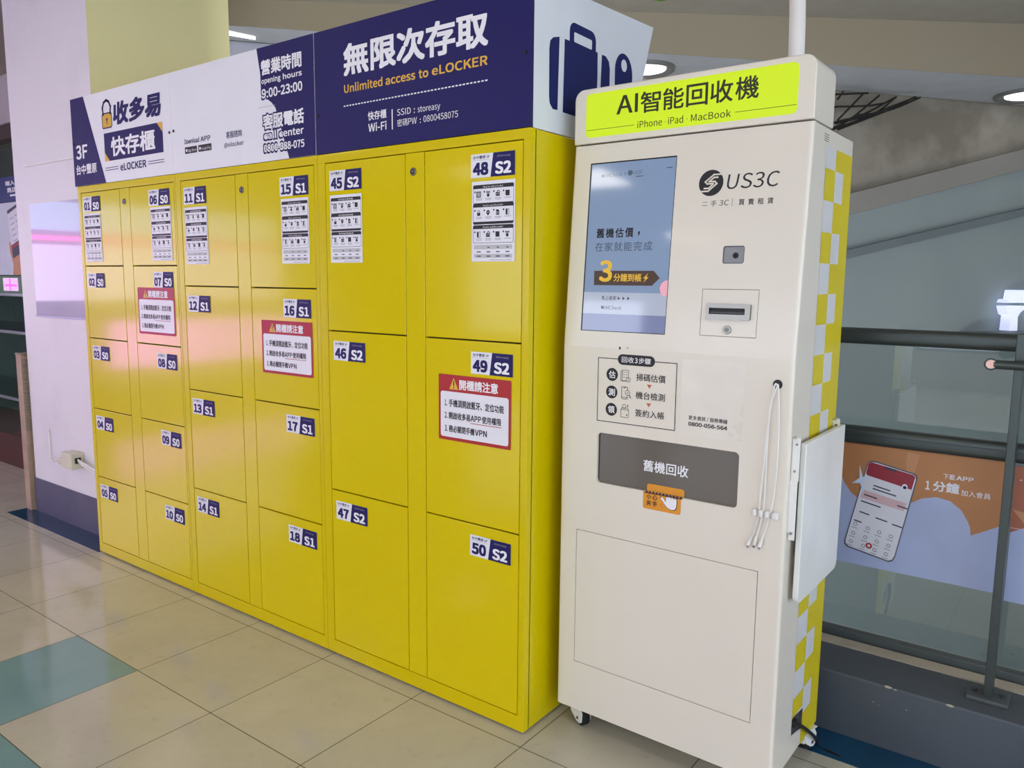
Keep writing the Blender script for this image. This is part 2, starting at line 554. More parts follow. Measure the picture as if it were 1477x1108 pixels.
b.prism([far(a0, z2(a0), .03), far(a1, z2(a1), .03), far(a1, z2(a1) - 0.066, .03), far(a0, z2(a0) - 0.066, .03)], fn * 0.05, M('grey ledge', '#747d80', 0.7), 0.004)
structure(b, 'trim_7')
b = MB(); b.box(-4.5, 8, 0.95, 9, -3.1, -3.0, M('lower floor', '#b5bab8', 0.5)); structure(b, 'floor_lower')

# hall walls behind and beside the camera
b = MB()
b.add([(-11, -8.2, 0), (6.2, -8.2, 0), (6.2, -8.2, 3.4), (-11, -8.2, 3.4)], [(0, 1, 2, 3)], HALLW)
structure(b, 'wall_back')
b = MB()
b.add([(6.2, -8.2, 0), (6.2, 9, 0), (6.2, 9, 3.6), (6.2, -8.2, 3.6)], [(0, 1, 2, 3)], HALLW)
structure(b, 'wall_right')
b = MB()
b.add([(-11, -8.2, 0), (-11, 2.2, 0), (-11, 2.2, 3.4), (-11, -8.2, 3.4)], [(0, 1, 2, 3)], HALLW)
b.add([(-11, 2.2, 0), (-3.3, 2.2, 0), (-3.3, 2.2, 3.4), (-11, 2.2, 3.4)], [(0, 1, 2, 3)], M('shop back wall', '#8b8d90', 0.8))
structure(b, 'wall_shops')
DAY1 = M('daylight glazing back', '#dfe8f6', 0.3, emit=WINDOW_BACK, emit_col='#dfe9fb', vary=0)
DAY2 = M('daylight glazing side', '#dfe8f6', 0.3, emit=WINDOW_RIGHT, emit_col='#d6e6fb', vary=0)
FRM = M('window frame metal', '#777b80', 0.5, metal=0.6)
k = 0
for x0 in (-5.6, -2.4, 0.8, 4.0):
    k += 1
    b = MB(); b.box(x0 - 1.4, x0 + 1.4, -8.19, -8.15, 0.5, 2.4, DAY1)
    for q in (-1.4, -0.02, 1.36): b.box(x0 + q, x0 + q + 0.04, -8.19, -8.11, 0.5, 2.4, FRM)
    for q in (0.5, 2.36): b.box(x0 - 1.4, x0 + 1.4, -8.19, -8.11, q, q + 0.04, FRM)
    structure(b, 'window_%d' % k)
for y0 in (-5.5, -2.4, 0.0):
    k += 1
    b = MB(); b.box(6.15, 6.19, y0 - 1.1, y0 + 1.1, 0.4, 2.8, DAY2)
    for q in (-1.1, -0.02, 1.06): b.box(6.11, 6.19, y0 + q, y0 + q + 0.04, 0.4, 2.8, FRM)
    structure(b, 'window_%d' % k)

# ceiling panels over the hall; extra ones added to light cream wall and void
CL = M('light diffuser', '#ffffff', 0.5, emit=CEIL_LIGHT, emit_col='#fff7ec', vary=0)
def ceiling_light(x, y, label, r=None):
    t = thing('ceiling_light', label, 'ceiling light', (x, y, zc(x, y) - 0.002), 0, 'square ceiling panels over the hall')
    b = MB(); b.box(-0.28, 0.28, -0.28, 0.28, -0.025, -0.008, CL); b.build('diffuser', t)
    b = MB()
    for q in ((-0.31, -0.28, -0.31, 0.31), (0.28, 0.31, -0.31, 0.31), (-0.28, 0.28, -0.31, -0.28), (-0.28, 0.28, 0.28, 0.31)):
        b.box(*q, -0.04, 0.0, PLW)
    b.build('frame', t)
    return t
rows = {-1.6: 'row nearest the lockers', -3.6: 'middle row over the hall', -5.8: 'row by the back windows'}
cols = {-5.0: 'by the shopfront', -2.4: 'in front of the locker bank', 0.4: 'in front of the kiosk', 3.2: 'by the side windows'}
ceiling_light(-1.0, 0.75, 'added square ceiling panel, unseen, lighting the cream wall above the header signs')  # unseen panel added to brighten the cream wall
ceiling_light(2.3, 2.2, 'added square ceiling panel, unseen, brightening the void, closest to the kiosk')  # this and the next two: unseen panels added to brighten the atrium
ceiling_light(2.9, 4.4, 'added square ceiling panel, unseen, brightening the void, deepest in')
ceiling_light(4.4, 2.8, 'added square ceiling panel, unseen, brightening the void, nearest the side windows')
for yy, rn in rows.items():
    for xx, cn in cols.items():
        ceiling_light(xx, yy, 'square white ceiling panel %s, %s' % (cn, rn))

# downlights in the bulkhead soffit
DL = M('downlight lens', '#ffffff', 0.4, emit=1.6, emit_col='#f4f8ff', vary=0)
RING = M('downlight trim', '#6d6c6a', 0.4)
def downlight(x, y, r, label):
    t = thing('downlight', label, 'ceiling light', (x, y, 2.849), 0, 'round downlights in the soffit')
    b = MB(); b.cyl((0, 0, -0.004), (0, 0, -0.012), r * 0.72, DL, 32); b.build('lens', t)
    b = MB(); b.lathe((0, 0, 0), [(r * 1.02, 0), (r, -0.02), (r * 0.9, -0.024), (r * 0.74, -0.004)], RING, 32); b.build('trim_ring', t)
downlight(-1.36, 3.26, 0.21, 'round white downlight peeping out beside the suitcase sign')
downlight(0.76, 5.62, 0.26, 'round white downlight in the soffit right of the kiosk, over the stained wall')
t = thing('strip_light', 'slim white strip light in the soffit beside the cream wall', 'ceiling light', (-3.0, 1.17, 2.849))
b = MB()
b.prism([(-0.10, -0.12, 0), (-0.03, -0.14, 0), (0.02, 0.10, 0), (-0.01, 0.12, 0)], (0, 0, -0.012), DL, 0.003); b.build('diffuser', t)

for sx_, nm in ((1.6, 'right'), (-1.4, 'left')):  # hidden tubes added below the curb to brighten the lower far wall
    t = thing('fill_tube_light', 'added tube light hidden under the slab edge to brighten the far wall, %s one' % nm, 'ceiling light', (sx_, 1.0, -0.55), 0, 'added tube lights hidden under the slab edge')
    b = MB(); b.cyl((-1.2, 0, 0), (1.2, 0, 0), 0.03, M('fill tube glass', '#ffffff', 0.4, emit=85, emit_col='#eef0fa', vary=0), 16); b.build('tube', t)
    b = MB(); b.box(-1.22, 1.22, -0.048, -0.03, -0.04, 0.04, PLW, 0.004); b.build('mounting_rail', t)
# netting hung under the soffit
NETM = M('black net cord', '#26231f', 0.9)
NET = [[(4.298, 2.774), (4.582, 2.806)], [(4.342, 2.796), (4.301, 2.736)], [(4.535, 2.799), (4.312, 2.59)], [(4.692, 2.8), (4.411, 2.596), (4.25, 2.52)],
       [(4.836, 2.797), (4.657, 2.663), (4.308, 2.533), (4.1, 2.46)], [(4.981, 2.8), (4.796, 2.704), (4.317, 2.52)], [(4.297, 2.685), (4.574, 2.713), (4.745, 2.746)],
       [(4.1, 2.5), (4.305, 2.577), (4.532, 2.642), (4.836, 2.797)], [(4.298, 2.564), (4.595, 2.646), (4.997, 2.801)], [(5.029, 2.799), (4.812, 2.705), (4.533, 2.629)],
       [(4.657, 2.663), (4.501, 2.64), (4.396, 2.595)], [(4.0, 2.6), (4.3, 2.685)], [(4.0, 2.74), (4.298, 2.774)]]
b = MB()
for l in NET:
    b.tube([far(s, z, 0.15 + 0.02 * math.sin(9 * s)) for s, z in l], 0.0075, NETM, 6, 4)
tag(b.build('safety_net'), 'black knotted cord net sagging under the soffit behind the kiosk', 'net')

# toilets on display across the void
TOI = M('self-glowing white ceramic', '#e6e9ff', 0.3, emit=0.75, emit_col='#d3daff', vary=0)  # ceramic given its own glow in place of light falling on it
def toilet(s0, label, k=1.0):
    t = thing('toilet', label, 'toilet', far(s0, 1.005, 0.07), 0, 'white toilets on display')
    d = fn * 0.10
    def shape(l): return [fdir * (x * k) + Vector((0, 0, z)) for x, z in l]
    b = MB(); b.prism(shape([(-0.055, 0.232), (-0.04, 0.26), (0.01, 0.262), (0.02, 0.337), (0.125, 0.337), (0.17, 0.232)]), d, TOI, 0.004); b.build('cistern', t)
    b = MB(); b.prism(shape([(0.0, 0.0), (0.085, 0.0), (0.078, 0.115), (0.10, 0.15), (0.165, 0.195), (0.165, 0.206), (-0.055, 0.206), (-0.04, 0.17), (-0.025, 0.135), (0.005, 0.125)]), d, TOI, 0.004); b.build('bowl', t)
toilet(6.08, 'glowing white toilet shape on display across the void, just above the top rail')
toilet(6.43, 'glowing white toilet shape cut off by the right edge of the photo')
b = MB(); b.prism([far(5.7, 0.995, .03), far(7.0, 0.995, .03), far(7.0, 0.965, .03), far(5.7, 0.965, .03)], fn * 0.25, M('display shelf', '#7b8482', 0.6), 0.003)
tag(b.build('display_shelf'), 'grey shelf under the white toilets across the void', 'shelf')

# balustrade: handrails, post, glass
RAIL = M('gunmetal rail', '#474e4d', 0.35, metal=0.5)
t = thing('balustrade', 'gunmetal balustrade with two rails and clear glass behind the white kiosk', 'railing', (1.14, 0.8, 0.197))
off = (1.14, 0.8, 0.197)
for z0, z1 in ((1.196, 1.246), (0.880, 0.936)):
    b = MB(); b.box(-2.5, 5.8, 0.772, 0.822, z0, z1, RAIL, 0.016, 3)
    b.box(-2.5, 5.8, 0.768, 0.772, (z0 + z1) / 2 + 0.002, (z0 + z1) / 2 + 0.006, RAIL); b.build('handrail', t, off)
GLS = glass_mat('balustrade glass', '#f0f4f4', 0.11)
b = MB(); b.box(-2.5, 5.8, 0.880, 0.892, 0.205, 1.19, GLS); b.build('glass_panel', t, off, smooth=False)
for px in (1.141, 2.9):
    b = MB(); b.box(px - 0.011, px + 0.011, 0.69, 0.756, 0.205, 1.252, RAIL, 0.003); pk = b.build('post', t, off)
    b = MB(); b.box(px - 0.052, px + 0.052, 0.672, 0.762, 0.197, 0.209, M('painted steel plate', '#5a5f60', 0.55, metal=0.3), 0.003)
    for q in (-0.035, 0.035): b.cyl((px + q, 0.715, 0.209), (px + q, 0.715, 0.217), 0.008, RAIL, 6)
    b.build('base_plate', pk, off)
b = MB(); b.tube([(1.085, 0.665, 1.168), (3.0, 0.665, 1.171)], 0.0125, RAIL, 16, 1); pr = b.build('grab_rail', t, off)
dirc = (Vector((CX, CY, CZ)) - Vector((1.078, 0.665, 1.168))).normalized()
b = MB(); p = Vector((1.078, 0.665, 1.168)); b.cyl(p - dirc * 0.014, p + dirc * 0.010, 0.0165, RAIL, 28, bev=0.002)
b.cyl(p + dirc * 0.0101, p + dirc * 0.0112, 0.0118, M('copper end cap', '#c09a8c', 0.3, metal=0.7), 28); b.build('end_cap', pr, off)

# posters on the balustrade glass
PLAV = M('poster lavender', '#a8b4da', 0.4); PORG = M('poster orange', '#b47b4e', 0.4); PORG2 = M('poster rust', '#a4614a', 0.4)
PWH = M('poster white', '#dcdde8', 0.4); PRED = M('poster crimson', '#96283a', 0.4); PPNK = M('poster pink', '#d5b3ba', 0.4)
PINK2 = M('poster ink', '#3a3c4c', 0.5); PSKIN = M('poster skin', '#c08a62', 0.45); PGRY = M('poster phone rim', '#555a6a', 0.4)
fr = front(0.790)
b = MB(); b.box(-0.35, 1.1285, 0.790, 0.797, 0.486, 0.880, PLAV)
wave = [(-0.35, 0.88), (1.1285, 0.88), (1.1285, 0.690), (1.109, 0.678), (1.08, 0.660), (1.055, 0.646), (1.052, 0.668), (1.046, 0.684), (1.025, 0.718), (0.995, 0.740),
        (0.957, 0.746), (0.919, 0.735), (0.891, 0.716), (0.80, 0.66), (0.75, 0.696), (0.716, 0.719), (0.693, 0.750), (0.674, 0.794), (0.60, 0.82), (0.40, 0.80), (-0.35, 0.82)]
b.poly(fr, wave, PORG, 0.0004)
b.poly(fr, [(0.871, 0.874), (0.905, 0.868), (0.897, 0.83), (0.890, 0.80), (0.872, 0.81), (0.868, 0.84)], PSKIN, 0.0007)
ph_o = [(0.756, 0.809), (0.760, 0.824), (0.767, 0.830), (0.783, 0.831), (0.894, 0.809), (0.902, 0.803), (0.903, 0.792), (0.858, 0.535), (0.852, 0.521), (0.840, 0.515), (0.716, 0.538), (0.706, 0.546), (0.705, 0.558)]
cxp = sum(p[0] for p in ph_o) / len(ph_o); czp = sum(p[1] for p in ph_o) / len(ph_o)
b.poly(fr, ph_o, PGRY, 0.0010)
b.poly(fr, [(cxp + (x - cxp) * 0.955, czp + (z - czp) * 0.972) for x, z in ph_o], PWH, 0.0013)
b.poly(fr, [(0.7625, 0.820), (0.770, 0.826), (0.890, 0.804), (0.897, 0.798), (0.889, 0.757), (0.760, 0.783), (0.757, 0.79)], PRED, 0.0016)
b.poly(fr, [(0.810, 0.819), (0.846, 0.8125), (0.842, 0.806), (0.812, 0.811)], PINK2, 0.0018)
b.poly(fr, [(0.757, 0.780), (0.886, 0.755), (0.879, 0.716), (0.751, 0.738)], PWH, 0.0018)
b.poly(fr, [(0.750, 0.735), (0.878, 0.712), (0.873, 0.686), (0.745, 0.708)], PPNK, 0.0018)
b.poly(fr, circ(0.870, 0.764, 0.008), PWH, 0.0021)
b.poly(fr, circ(0.870, 0.761, 0.005), NAVY, 0.0023)
sk = lambda x, z: (0.735 + x * 0.975 - z * -0.17, 0.60 + z - x * 0.19)
for z, w, x in ((0.155, 0.05, 0.02), (0.145, 0.07, 0.02), (0.118, 0.04, 0.0), (0.118, 0.03, 0.10), (0.095, 0.06, -0.004), (0.06, 0.03, 0.0), (0.058, 0.035, 0.05), (0.056, 0.03, 0.10), (0.028, 0.024, -0.01)):
    b.poly(fr, [sk(x, z), sk(x + w, z), sk(x + w, z + 0.004), sk(x, z + 0.004)], PINK2, 0.0021)
for z in (0.018, -0.013, -0.042):
    for x in (-0.008, 0.03, 0.065, 0.10):
        c = sk(x, z)
        b.line(fr, circ(c[0] + 0.006, c[1], 0.0052, 10), 0.0014, PINK2, 0.0021, True)
        b.poly(fr, [sk(x - 0.004, z - 0.013), sk(x + 0.014, z - 0.013), sk(x + 0.014, z - 0.010), sk(x - 0.004, z - 0.010)], GREY, 0.0021)
b.poly(fr, circ(0.780, 0.556, 0.0095), REDP, 0.0022); b.poly(fr, circ(0.780, 0.556, 0.0045), PWH, 0.0024)
b.poly(fr, [(0.745 + (0.05 if i % 2 == 0 else 0.012) * math.cos(i * math.pi / 4 + 0.3) * 0.6, 0.765 + (0.05 if i % 2 == 0 else 0.012) * math.sin(i * math.pi / 4 + 0.3)) for i in range(8)], M('poster sparkle', '#cfdcf2', 0.4), 0.0026)
b.text(fr, '下載', 0.971, 1.002, 0.805, 0.822, PWH, 0.01); b.text(fr, 'APP', 1.006, 1.050, 0.807, 0.820, PWH, 0.03)
b.text(fr, '1', 0.926, 0.938, 0.765, 0.792, PWH, 0.035); b.text(fr, '分鐘', 0.946, 1.016, 0.764, 0.796, PWH, 0.03)
b.text(fr, '加入會員', 1.021, 1.097, 0.762, 0.780, PWH, 0.01)
tag(b.build('poster', smooth=False), 'orange and lavender phone app poster on the glass right of the kiosk', 'poster', 'posters on the balustrade glass')
b = MB(); b.box(1.152, 2.6, 0.790, 0.797, 0.470, 0.872, PLAV)
b.poly(fr, [(1.152, 0.872), (2.6, 0.872), (2.6, 0.60), (1.6, 0.64), (1.30, 0.62), (1.20, 0.705), (1.152, 0.675)], PORG2, 0.0004)
b.poly(fr, [(1.152, 0.745), (1.19, 0.70), (1.21, 0.60), (1.4, 0.62), (1.4, 0.70)], PSKIN, 0.0006)
b.poly(fr, circ(1.166, 0.832, 0.002), PWH, 0.0008)
b.line(fr, [(1.152, 0.690), (1.25, 0.690)], 0.002, PPNK, 0.0008)
tag(b.build('poster', smooth=False), 'rust coloured poster on the glass right of the balustrade post', 'poster', 'posters on the balustrade glass')

# conduit rising behind the kiosk's head
b = MB(); b.tube([(0.611, 0.345, 1.769), (0.607, 0.345, 1.98), (0.604, 0.345, 2.085), (0.598, 0.345, 2.2), (0.586, 0.345, 2.6), (0.576, 0.345, 3.13)], 0.0205, M('white conduit', '#e8e2dd', 0.45), 18, 8)
tag(b.build('conduit_pipe'), 'white conduit pipe rising from the kiosk top to the ceiling', 'pipe')
# green ornament
t = thing('hanging_ball', 'dark green ball hanging at the top edge above the kiosk', 'ornament', (-0.345, 1.45, 2.67))
b = MB(); b.lathe((0, 0, 0), [(0.001, -0.075)] + [(0.075 * math.cos(a), 0.075 * math.sin(a)) for a in [i * math.pi / 12 for i in range(-5, 6)]] + [(0.001, 0.075)], M('green lacquer', '#55701f', 0.3)); b.build('ball', t)
b = MB(); b.cyl((0, 0, 0.07), (0, 0, zc(-0.345, 1.45) - 2.67), 0.004, RAIL, 8); b.build('hanging_cord', t)

# ------------------------------------------------------------------ lockers
FR0 = front(0.0)
DEPTH = 0.575
def number_sticker(door, off, tl, br, num, code, fr):
    x0, z1 = tl; x1, z0 = br
    zc_ = (z0 + z1) / 2; z0, z1 = zc_ - 0.0335, zc_ + 0.0335
    w = x1 - x0; h = z1 - z0
    X = lambda t: x0 + t * w
    Z = lambda t: z0 + t * h
    b = MB()
    b.rect(fr, x0, z0, x1, z1, WHT, 0.0006)
    b.poly(fr, [(X(0.455), z0), (x1, z0), (x1, z1), (X(0.515), z1)], NAVY, 0.0009)
    b.line(fr, [(X(0.04), Z(0.74)), (X(0.44), Z(0.74))], 0.0008, GREY, 0.0009)
    b.text(fr, '台中豐原 3F', X(0.05), X(0.43), Z(0.79), Z(0.93), NAVY, 0.02, 0.0009, res=1)
    b.text(fr, num, X(0.045), X(0.405), Z(0.10), Z(0.64), NAVY, 0.058, 0.0009)
    b.text(fr, code, X(0.56), X(0.92), Z(0.10), Z(0.60), WHT2, 0.045, 0.0012)
    b.text(fr, 'storeasy', X(0.60), X(0.90), Z(0.80), Z(0.89), GREY, 0.0, 0.0012, res=1)
    b.build('number_sticker', door, off, smooth=False)

def icon(b, fr, kind, cx, cz, s):
    k = s / 2
    H1, H2 = 0.0012, 0.0014
    if kind == 'code':       # a code to scan, kept as a plain block
        b.rect(fr, cx - k * .8, cz - k * .8, cx + k * .8, cz + k * .8, GREY, H1)
        b.line(fr, rr(cx - k * .8, cz - k * .8, cx + k * .8, cz + k * .8, 0), k * .25, BLK, H2, True)
    elif kind == 'hand':
        b.poly(fr, circ(cx, cz - k * .35, k * .55, 12), BLK, H1)
        b.rect(fr, cx - k * .15, cz - k * .2, cx + k * .15, cz + k * .9, BLK, H2)
        b.rect(fr, cx - k * .75, cz + k * .35, cx - k * .3, cz + k * .85, BLK, H1)
        b.rect(fr, cx + k * .3, cz + k * .35, cx + k * .75, cz + k * .85, BLK, H1)
    elif kind == 'bag':
        b.rect(fr, cx - k * .8, cz - k * .8, cx + k * .8, cz + k * .3, BLK, H1)
        b.line(fr, [(cx - k * .4, cz + k * .3), (cx + k * .1, cz + k * .9), (cx + k * .8, cz + k * .5)], k * .25, BLK, H1)
        b.line(fr, [(cx - k * .5, cz - k * .2), (cx + k * .5, cz - k * .2)], k * .12, WHT2, H2)
    elif kind == 'block':
        b.poly(fr, rr(cx - k * .8, cz - k * .85, cx + k * .8, cz + k * .85, k * .15, 2), BLK, H1)
    elif kind == 'lock':
        b.poly(fr, rr(cx - k * .65, cz - k * .9, cx + k * .65, cz + k * .1, k * .2, 3), BLK, H1)
        b.line(fr, [(cx - k * .4, cz), (cx - k * .4, cz + k * .55), (cx, cz + k * .85), (cx + k * .4, cz + k * .55), (cx + k * .4, cz)], k * .16, BLK, H1)
    elif kind == 'pin':
        b.poly(fr, circ(cx, cz + k * .1, k * .7, 14), BLK, H1)
        b.poly(fr, [(cx - k * .5, cz - k * .3), (cx, cz - k), (cx + k * .5, cz - k * .3)], BLK, H1)
        b.line(fr, [(cx - k * .25, cz + k * .1), (cx + k * .25, cz + k * .1)], k * .15, WHT2, H2)
    elif kind == 'page':
        b.poly(fr, [(cx - k * .6, cz - k * .85), (cx + k * .65, cz - k * .85), (cx + k * .65, cz + k * .4), (cx + k * .2, cz + k * .85), (cx - k * .6, cz + k * .85)], BLK, H1)
        for q in (-.35, .05): b.line(fr, [(cx - k * .35, cz + q * k), (cx + k * .4, cz + q * k)], k * .12, WHT2, H2)
    elif kind == 'door':
        b.line(fr, rr(cx - k * .6, cz - k * .85, cx + k * .6, cz + k * .85, 0), k * .14, BLK, H1, True)
        b.poly(fr, [(cx - k * .6, cz - k * .85), (cx + k * .05, cz - k * .7), (cx + k * .05, cz + k * .7), (cx - k * .6, cz + k * .85)], BLK, H1)

def instruction_sheet(door, off, tl, br, fr, lang):
    x0, z1 = tl; x1, z0 = br
    w = x1 - x0; h = z1 - z0
    X = lambda t: x0 + t * w
    Z = lambda t: z1 - t * h
    b = MB()
    b.rect(fr, x0, z0, x1, z1, WHT, 0.0006)
    heads = {'en': ('How to rent a locker', 'How to open the locker', 'How to end the rental'), 'zh': ('如何租用置物櫃', '如何開啟置物櫃', '如何結束租用')}[lang]
    rows_ = [(0.045, 0.27, ('code', 'hand', 'bag', 'block')), (0.275, 0.53, ('lock', 'pin', 'page', 'door')), (0.545, 0.765, ('door', 'bag', 'block', 'hand'))]
    for i, ((ta, tb, ic), hd) in enumerate(zip(rows_, heads)):
        b.line(fr, rr(X(0.035), Z(tb), X(0.965), Z(ta), 0.004, 3), 0.0012, BLK, 0.0009, True)
        b.poly(fr, rr(X(0.03), Z(ta + 0.045), X(0.97), Z(ta), 0.004, 3, (0, 0, 1, 1)), BLK, 0.0009)
        if i == 1: b.poly(fr, rr(X(0.03), Z(tb), X(0.97), Z(tb - 0.03), 0.004, 3, (1, 1, 0, 0)), BLK, 0.0009)
        b.text(fr, hd, X(0.27), X(0.73), Z(ta + 0.036), Z(ta + 0.012), WHT2, 0.0, 0.0012, res=1)
        for j, kd in enumerate(ic):
            cx = 0.165 + j * 0.222
            cz_ = ta + 0.115
            icon(b, fr, kd, X(cx), Z(cz_), w * 0.115)
            b.poly(fr, circ(X(cx - 0.09), Z(cz_ - 0.03), w * 0.018, 8), BLK, 0.0009)
            b.rect(fr, X(cx - 0.07), Z(cz_ + 0.058), X(cx + 0.08), Z(cz_ + 0.050), GREY, 0.0009)
            if j != 3: b.rect(fr, X(cx - 0.06), Z(cz_ + 0.074), X(cx + 0.07), Z(cz_ + 0.067), GREY, 0.0009)
    LG = M('pale grey print', '#c3c3c6', 0.5)
    for ta, tb in ((0.79, 0.845), (0.905, 0.955)):
        b.rect(fr, X(0.055), Z(tb), X(0.945), Z(ta), LG, 0.0009)
    for j in range(3):
        cx = 0.40 + 0.22 * j
        for tz, ww in ((0.822, .05), (0.878, .09), (0.932, .10)):
            b.rect(fr, X(cx - ww / 2), Z(tz + 0.006), X(cx + ww / 2), Z(tz - 0.006), NAVY if tz > .83 else BLK, 0.0012)
    for tz in (0.878, 0.932):
        b.rect(fr, X(0.12), Z(tz + 0.006), X(0.22), Z(tz - 0.006), BLK, 0.0012)
    b.rect(fr, X(0.42), Z(0.984), X(0.93), Z(0.976), GREY, 0.0009)
    b.build('instruction_sheet', door, off, smooth=False)

def warning_notice(door, off, tl, br, fr):
    x0, z1 = tl; x1, z0 = br
    w = x1 - x0; h = z1 - z0
    X = lambda t: x0 + t * w
    Z = lambda t: z1 - t * h
    b = MB()
    b.poly(fr, rr(x0, z0, x1, z1, 0.003, 2), REDP, 0.0006)
    b.poly(fr, rr(X(0.03), Z(0.95), X(0.97), Z(0.255), 0.008, 4), WHT, 0.0009)
    b.poly(fr, [(X(0.155), Z(0.22)), (X(0.285), Z(0.22)), (X(0.22), Z(0.045))], ORG, 0.0009)
    b.rect(fr, X(0.213), Z(0.165), X(0.227), Z(0.09), BLK, 0.0012); b.rect(fr, X(0.213), Z(0.20), X(0.227), Z(0.18), BLK, 0.0012)
    b.text(fr, '開櫃請注意', X(0.30), X(0.83), Z(0.215), Z(0.06), WHT2, 0.03, 0.0012)
    for t0, t1, za, zb, s in ((0.09, 0.125, 0.475, 0.385, '1.'), (0.09, 0.13, 0.665, 0.575, '2.'), (0.09, 0.13, 0.865, 0.775, '3.')):
        b.text(fr, s, X(t0), X(t1), Z(za), Z(zb), BLK, 0.03, 0.0012)
    b.text(fr, '手機須開啟藍牙、定位功能', X(0.15), X(0.91), Z(0.485), Z(0.37), BLK, 0.03, 0.0012)
    b.text(fr, '開啟收多易', X(0.15), X(0.455), Z(0.672), Z(0.565), BLK, 0.03, 0.0012)
    b.text(fr, 'APP', X(0.46), X(0.605), Z(0.665), Z(0.575), BLK, 0.03, 0.0012)
    b.text(fr, '使用權限', X(0.615), X(0.875), Z(0.672), Z(0.565), BLK, 0.03, 0.0012)
    b.rect(fr, X(0.46), Z(0.70), X(0.875), Z(0.69), REDP, 0.0012)
    b.text(fr, '務必關閉手機', X(0.15), X(0.515), Z(0.872), Z(0.765), BLK, 0.03, 0.0012)
    b.text(fr, 'VPN', X(0.52), X(0.685), Z(0.865), Z(0.775), BLK, 0.03, 0.0012)
    b.build('warning_notice', door, off, smooth=False)

UNITS = [
 dict(x0=-2.6388, x1=-1.7955, cols=[(-2.609, -2.2533), (-2.166, -1.8093)], zs=[1.7717, 1.4302, 1.0872, 0.742, 0.3992, 0.0575], lock=(-2.2106, 1.7139),
      nums=[['01', '02', '03', '04', '05'], ['06', '07', '08', '09', '10']], code='S0',
      label='yellow locker cabinet by the white pillar with ten small doors numbered 01 to 10'),
 dict(x0=-1.7945, x1=-0.9003, cols=[(-1.7557, -1.3822), (-1.3006, -0.9199)], zs=[1.7717, 1.3462, 0.912, 0.4835, 0.0575], lock=(-1.3384, 1.712),
      nums=[['11', '12', '13', '14'], ['15', '16', '17', '18']], code='S1',
      label='middle yellow locker cabinet with eight doors numbered 11 to 18'),
 dict(x0=-0.8993, x1=0.0, cols=[(-0.8606, -0.4822), (-0.3987, -0.0247)], zs=[1.7717, 1.202, 0.631, 0.0575], lock=(-0.4451, 1.7144),
      nums=[['45', '46', '47'], ['48', '49', '50']], code='S2',
      label='yellow locker cabinet nearest the kiosk, six large doors numbered 45 to 50'),
]
STK = {'01': ((-2.5883, 1.7521), (-2.4269, 1.6811)), '06': ((-2.0042, 1.7551), (-1.8394, 1.6767)), '11': ((-1.733, 1.7458), (-1.5735, 1.6724)), '15': ((-1.1078, 1.7434), (-0.9485, 1.6714)),
 '02': ((-2.5856, 1.3946), (-2.4262, 1.3321)), '07': ((-1.9979, 1.4027), (-1.8408, 1.3379)), '12': ((-1.7338, 1.3055), (-1.5744, 1.2435)), '16': ((-1.1057, 1.3043), (-0.9494, 1.2426)),
 '03': ((-2.5821, 1.0502), (-2.4221, 0.9857)), '08': ((-1.9997, 1.0483), (-1.8407, 0.9878)), '45': ((-0.837, 1.7466), (-0.6787, 1.6748)), '48': ((-0.2117, 1.7471), (-0.0513, 1.6761)),
 '46': ((-0.8328, 1.1666), (-0.6728, 1.1012)), '49': ((-0.2097, 1.1653), (-0.0519, 1.1044)), '04': ((-2.5885, 0.7045), (-2.4246, 0.6442)), '09': ((-1.9975, 0.7072), (-1.8376, 0.6439)),
 '05': ((-2.587, 0.3628), (-2.4246, 0.2984)), '10': ((-1.9964, 0.3658), (-1.8386, 0.3016)), '13': ((-1.7341, 0.876), (-1.5743, 0.8134)), '14': ((-1.7312, 0.4504), (-1.5714, 0.3856)),
 '17': ((-1.1074, 0.8767), (-0.9449, 0.811)), '18': ((-1.1124, 0.4462), (-0.948, 0.3852)), '47': ((-0.8353, 0.5936), (-0.6745, 0.5256)), '50': ((-0.212, 0.5961), (-0.0531, 0.5292))}
SHEET = {'01': ((-2.5890, 1.6735), (-2.4320, 1.4505), 'en'), '06': ((-1.9960, 1.6760), (-1.8360, 1.4520), 'zh'), '11': ((-1.732, 1.6630), (-1.572, 1.4350), 'zh'),
 '15': ((-1.1040, 1.6650), (-0.9500, 1.4350), 'en'), '45': ((-0.8364, 1.6630), (-0.679, 1.4365), 'zh'), '48': ((-0.2080, 1.6670), (-0.0495, 1.4365), 'en')}
NOTICE = {'07': ((-2.1364, 1.3359), (-1.8385, 1.1315)), '16': ((-1.2408, 1.2255), (-0.9455, 1.0253)), '49': ((-0.3411, 1.0911), (-0.0572, 0.8839))}
FRD = front(-0.0006)
